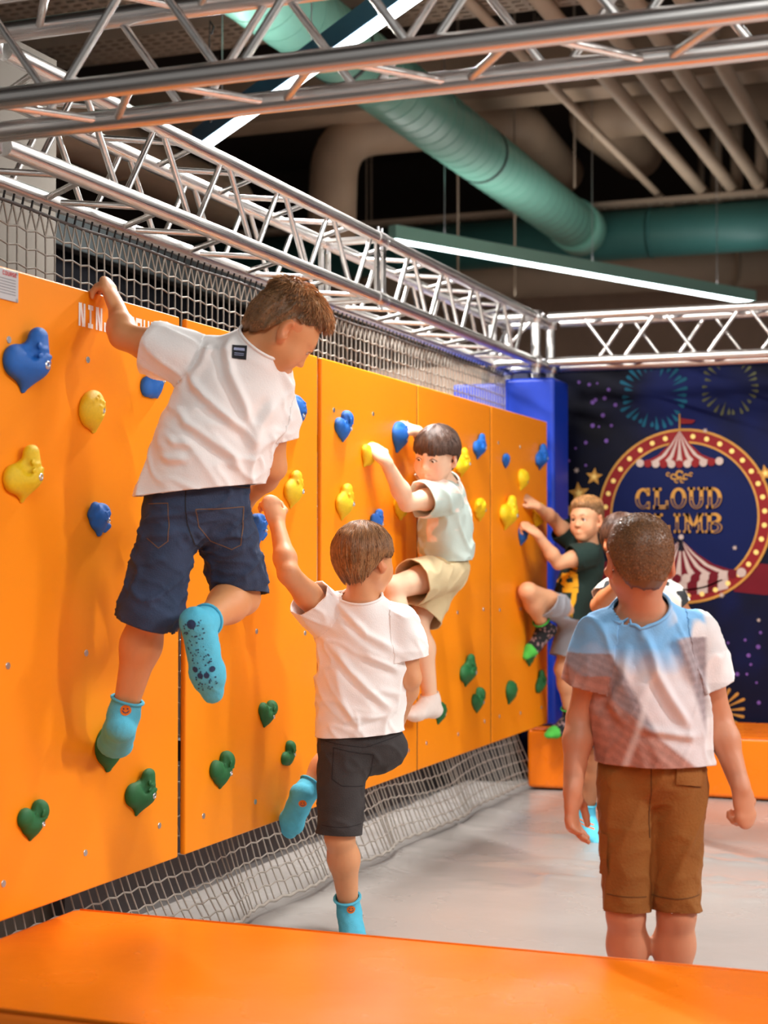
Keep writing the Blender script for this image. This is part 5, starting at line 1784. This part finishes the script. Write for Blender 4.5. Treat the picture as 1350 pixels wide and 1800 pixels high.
seam(b2['shorts'], bv, [(572, 1312), (640, 1322), (705, 1304)], .0018, F_SEAMD, 'waistband_stitching')
seam(b2['shorts'], bv, [(648, 1300), (650, 1318)], .008, F_BLACK, 'belt_loop')
seam(b2['shorts'], bv, [(566, 1458), (600, 1460), (634, 1458)], .0018, F_SEAMD, 'hem_stitching')
smiley(b2['socks']['L'], 617, 1596, 5.11, .013)
smiley(b2['socks']['R'], 532, 1412, 5.2, .013)

# ---- boy in mint shirt on the middle of the wall
def mint(W):
    C = np.ones((len(W), 3)) * lin((196, 212, 204))
    n = noise3(W * np.array([13, 13, 26]) + 3.3); m = noise3(W * 60)
    w_ = np.clip((n - .26) / .08, 0, 1)[:, None]
    t = np.clip(m * .5 + .5, 0, 1)[:, None]
    return C * (1 - w_) + w_ * (lin((250, 246, 238)) * t + lin((240, 208, 190)) * (1 - t))
J = dict(head=at(766, 802, 6.30), neck=at(784, 856, 6.42), shL=at(781, 872, 6.30), shR=at(770, 858, 6.56), elL=at(716, 884, 6.16), elR=at(752, 800, 6.52),
         wrL=at(677, 810, 6.05), wrR=at(734, 758, 6.42), pel=at(784, 985, 6.44), hipL=at(786, 1004, 6.36), hipR=at(776, 1006, 6.50),
         knL=at(690, 1034, 6.12), knR=at(732, 1098, 6.38), anL=at(694, 1150, 6.08), anR=at(757, 1232, 6.44), toeL=at(672, 1185, 6.02), toeR=at(700, 1256, 6.24))
b3 = person('person', 'boy in mint shirt and khaki shorts climbing, face turned down to the left', J, .98, 1.0,
    camdir(-.50, -.26, -.82), camdir(.06, 1, -.15),
    dict(L=(camdir(-.62, .66, .30), camdir(.45, .45, -.75), (45, 60, 40), .6), R=(camdir(-.92, .38, .0), camdir(.25, .85, -.35), (45, 62, 40), .6)),
    (240, 196, 164), 'fringe', (78, 54, 42), 8,
    dict(hem=-.01, rh=.150, slvL=.62, slvR=.6, rc=.078, mat=F_PRINT, col=mint, folds=[(camdir(.8, -.5, 0), .013, 14, 3.0)]),
    dict(tL=.66, tR=.86, r=.094, mat=F_KHAKI, folds=[(camdir(.8, .5, 0), .008, 17, 2.0)]),
    dict(top=.10, mat=F_SOCKW), gaze=camdir(-.6, -.45, -.6), h=.006, hf=.003, hairN=5000)

# ---- boy in dark green shirt at the far end
def ksock(an, tip):
    def f(W):
        n = noise3(W * 90)
        C = np.ones((len(W), 3)) * lin((22, 24, 28))
        C[n > .35] = lin((150, 120, 120))
        d = np.linalg.norm(W - V3(tip), axis=1)
        C[d < .062] = lin((80, 196, 76))
        return C
    return f
J = dict(head=at(1031, 914, 8.10), neck=at(1036, 962, 8.16), shL=at(1034, 974, 8.04), shR=at(1006, 950, 8.28), elL=at(982, 990, 7.98), elR=at(972, 912, 8.22),
         wrL=at(943, 938, 7.92), wrR=at(943, 889, 8.06), pel=at(1008, 1064, 8.18), hipL=at(996, 1072, 8.10), hipR=at(1014, 1076, 8.24),
         knL=at(928, 1040, 7.88), knR=at(990, 1176, 8.20), anL=at(957, 1104, 8.02), anR=at(1003, 1262, 8.28), toeL=at(930, 1146, 8.00), toeR=at(966, 1290, 8.20))
hl4 = foot_prims(J['knL'], J['anL'], J['toeL'], 1.0)[1]; hr4 = foot_prims(J['knR'], J['anR'], J['toeR'], 1.0)[1]
b4 = person('person', 'boy in dark green shirt with yellow print climbing at the far panel', J, .96, .98,
    camdir(-.62, -.04, -.78), camdir(-.03, 1, 0),
    dict(L=(camdir(-.75, .55, .2), camdir(.5, .6, -.6), (50, 60, 40), .6), R=(camdir(-.8, .58, .0), camdir(.3, .75, -.5), (12, 15, 10), .3)),
    (222, 164, 124), 'crop', (142, 104, 66), 4,
    dict(hem=.055, rh=.150, slvL=.55, slvR=.55, rc=.074, mat=F_GREEN, folds=[(camdir(.3, -.9, 0), .008, 13, 3.0)]),
    dict(tL=.62, tR=.80, r=.096, mat=F_GREY, folds=[(camdir(.2, .9, 0), .008, 16, 2.0)]),
    dict(top=.22, mat=F_SOCKK, colL=ksock(hl4[0], hl4[2]), colR=ksock(hr4[0], hr4[2]), cuff=F_GCUFF), h=.0065, hf=.0036, hairN=3200)
bv = bvh_of(b4['shirt']); k_ = 8.0 / FPX; o0 = at(1010, 1040, 7.9)
def p4(*pts): return [((u - 1010) * k_, -(v - 1040) * k_) for u, v in pts]
# big yellow characters running down the front
for i, st in enumerate([[(1016, 1003), (1012, 1012), (1000, 1016), (996, 1025), (1003, 1032), (1017, 1030)], [(1017, 1016), (1018, 1030)]]):
    decal(b4['shirt'], bv, line_quads(p4(*st), .026), o0, RT, UP, FW, 'yellow_print', F_YEL, .0012 + .0003 * i, .012)
for i, st in enumerate([[(1000, 1040), (1018, 1040)], [(1016, 1042), (1014, 1058), (1009, 1072), (1008, 1084)]]):
    decal(b4['shirt'], bv, line_quads(p4(*st), .024), o0, RT, UP, FW, 'yellow_print', F_YEL, .0012 + .0003 * i, .012)

# ---- boy standing in front with the sky and towers shirt
J5 = dict(head=at(1124, 988, 3.86), neck=at(1130, 1079, 3.90), shL=at(1060, 1118, 3.90), shR=at(1222, 1118, 3.92), elL=at(1020, 1262, 3.93), elR=at(1262, 1262, 3.95),
         wrL=at(1006, 1392, 3.86), wrR=at(1303, 1388, 3.88), pel=at(1148, 1330, 3.92), hipL=at(1103, 1362, 3.92), hipR=at(1193, 1362, 3.92),
         knL=at(1100, 1606, 3.90), knR=at(1189, 1606, 3.90), anL=at(1106, 1800, 3.94), anR=at(1180, 1800, 3.94), toeL=at(1098, 1862, 4.10), toeR=at(1192, 1862, 4.10))
T5 = nrm(J5['neck'] - J5['pel'])
def skyline(W):
    P0 = V3(at(1148, 1200, 3.9)); R_, U_ = V3(RT), V3(UP)
    x = (W - P0) @ R_; y = (W - P0) @ U_
    n = noise3(W * 16 + 2); n2 = noise3(W * 40 + 9)
    sky = lin((122, 178, 224)); pale = lin((214, 206, 208)); grey = lin((150, 138, 142)); brick = lin((168, 118, 104)); lite = lin((228, 222, 222))
    C = np.ones((len(W), 3)) * pale
    t = np.clip((y - .035 + .03 * n) / .06, 0, 1)[:, None]; C = C * (1 - t) + sky * t
    cl = np.clip((n - .25) / .2, 0, 1)[:, None] * np.clip((x - .02) / .05, 0, 1)[:, None] * t; C = C * (1 - cl) + lite * cl
    # slanting towers, left and right, with rows of windows
    def tower(C, m, base, ax, ay, f):
        w_ = np.sin((x * ax[0] + y * ax[1]) * f); w2 = np.sin((x * ay[0] + y * ay[1]) * f * .8)
        c = base * (0.92 + 0.16 * (w_ > 0.1))[:, None] * (0.96 + 0.08 * (w2 > 0))[:, None]
        m = np.clip(m, 0, 1)[:, None]
        return C * (1 - m) + c * m
    C = tower(C, (-.045 - x - .55 * (y + .03)) / .012 * (y < .075), grey, (.5, 1), (1, -.4), 330)
    C = tower(C, (x - .055 + .34 * (y - .06)) / .012 * np.clip((.115 - y) / .01, 0, 1), grey * 1.1, (-.25, 1), (1, .3), 300)
    C = tower(C, (-.02 - x * .8 - (y + .095)) / .012, brick, (.7, 1), (1, -.7), 260)
    C = tower(C, (x - .115) / .01, lite * .95, (0, 1), (1, 0), 40)
    C = tower(C, (-.105 - x) / .01 * (y < .02), brick * 1.05, (.3, 1), (1, -.3), 240)
    m = np.clip((.012 - np.abs(x + .02 - .3 * y)) / .01, 0, 1)[:, None] * np.clip((.05 - y) / .02, 0, 1)[:, None] * .6
    C = C * (1 - m) + lite * m
    return C * (1 + .06 * n2)[:, None]
b5 = person('person', 'boy in blue and grey printed shirt and brown cargo shorts seen from behind', J5, .98, .98,
    camdir(-.05, -.10, 1), camdir(0, 1, .10),
    dict(L=(camdir(-.02, -1, .05), camdir(-.75, .0, .35), (22, 28, 16), .5), R=(camdir(.16, -1, .0), camdir(.55, .1, -.75), (55, 75, 45), .8)),
    (196, 132, 98), 'buzz', (124, 84, 52), 6,
    dict(hem=.012, rh=.150, slvL=.60, slvR=.58, rc=.074, mat=F_PRINT, col=skyline, hem_n=camdir(-.02, -1, 0), 
         ridges=[([(1136, 1112), (1154, 1181), (1182, 1232), (1218, 1284)], 3.80, .011, .013), ([(1105, 1143), (1098, 1194), (1080, 1240), (1103, 1280)], 3.80, .011, .012), ([(1190, 1117), (1210, 1160), (1228, 1210)], 3.80, .011, .012),
                 ([(1120, 1280), (1187, 1292), (1230, 1300)], 3.80, .009, .009), ([(1136, 1070), (1130, 1100), (1128, 1130)], 3.80, .008, .007)],
         folds=[(camdir(.25, -.95, 0), .011, 11, 6.0), (camdir(-.4, -.8, 0), .005, 24, 2.0)]),
    dict(tL=.97, tR=.97, r=.057, r0=.072, k=.012, mat=F_BROWN, folds=[(camdir(.4, .9, 0), .008, 13, 2.0), (camdir(.9, .4, 0), .004, 30, 5.0)]),
    dict(top=.2, mat=F_SOCKB), h=.0055, hf=.003, hairN=9000)
bv = bvh_of(b5['shorts']); k_ = 3.8 / FPX; o0 = at(1148, 1400, 3.82)
def px(*pts): return [((u - 1148) * k_, -(v - 1400) * k_) for u, v in pts]
F_BROWND = mat('dark_brown_stitching', srgb(92, 54, 16), 0.9)
decal(b5['shorts'], bv, [px((1190, 1380), (1190, 1350), (1240, 1352), (1240, 1388))], o0, RT, UP, FW, 'pocket_flap', F_BROWN, .004, .008)
seam(b5['shorts'], bv, [(1190, 1380), (1238, 1390)], .002, F_BROWND, 'flap_stitching')
seam(b5['shorts'], bv, [(1146, 1340), (1147, 1400), (1146, 1450), (1148, 1480)], .0025, F_BROWND, 'seat_seam')
decal(b5['shorts'], bv, [px((1056, 1560), (1056, 1475), (1074, 1475), (1074, 1560))], o0, RT, UP, FW, 'cargo_pocket', F_BROWN, .006, .008)
seam(b5['shorts'], bv, [(1062, 1580), (1100, 1582), (1140, 1584)], .002, F_BROWND, 'hem_stitching')
seam(b5['shorts'], bv, [(1152, 1584), (1190, 1586), (1236, 1582)], .002, F_BROWND, 'hem_stitching')

# ---- boy mostly hidden behind him
def palms(W):
    n = noise3(W * 26 + 1)
    C = np.ones((len(W), 3)) * lin((236, 232, 224))
    C[n > .42] = lin((40, 42, 44))
    return C
J = dict(head=at(1096, 952, 6.80), neck=at(1110, 1016, 6.84), shL=at(1168, 1042, 6.80), shR=at(1078, 1042, 6.84), elL=at(1212, 1090, 6.78), elR=at(1052, 1064, 6.80),
         wrL=at(1150, 1080, 6.55), wrR=at(1095, 1020, 6.50), pel=at(1100, 1205, 6.88), hipL=at(1125, 1222, 6.88), hipR=at(1072, 1222, 6.88),
         knL=at(1110, 1335, 6.80), knR=at(1042, 1335, 6.86), anL=at(1120, 1440, 6.90), anR=at(1030, 1432, 6.92), toeL=at(1135, 1475, 6.76), toeR=at(1052, 1478, 6.80))
b6 = person('person', 'boy in white shirt with dark palm pattern, mostly hidden behind the standing boy', J, .98, 1.0,
    camdir(.35, -.05, -.93), camdir(0, 1, 0),
    dict(L=(camdir(-.8, .5, -.2), camdir(.2, .3, -.9), (30, 40, 20), .5), R=(camdir(.5, .8, -.1), camdir(-.2, .2, -.9), (30, 40, 20), .5)),
    (190, 126, 86), 'fringe', (78, 50, 36), 9,
    dict(hem=.03, rh=.150, slvL=.6, slvR=.6, rc=.064, mat=F_PRINT, col=palms, folds=[(camdir(.3, -.9, 0), .008, 13, 3.0)]),
    dict(tL=.85, tR=.82, r=.092, mat=F_CHAR, folds=[(camdir(.2, .9, 0), .006, 16, 2.0)]),
    dict(top=.22, mat=F_SOCKB, cuff=F_SOCKB), h=.007, hf=.0045, hairN=2400)
bv = bvh_of(b6['socks']['R']); o0 = at(1038, 1450, 6.7); k_ = 6.8 / FPX
for k in range(2): decal(b6['socks']['R'], bv, line_quads([(-.02, -.012 - .014 * k), (.03, -.028 - .014 * k)], .005), o0, RT, UP, FW, 'orange_stripe', F_ORANGE, .0012, .006)
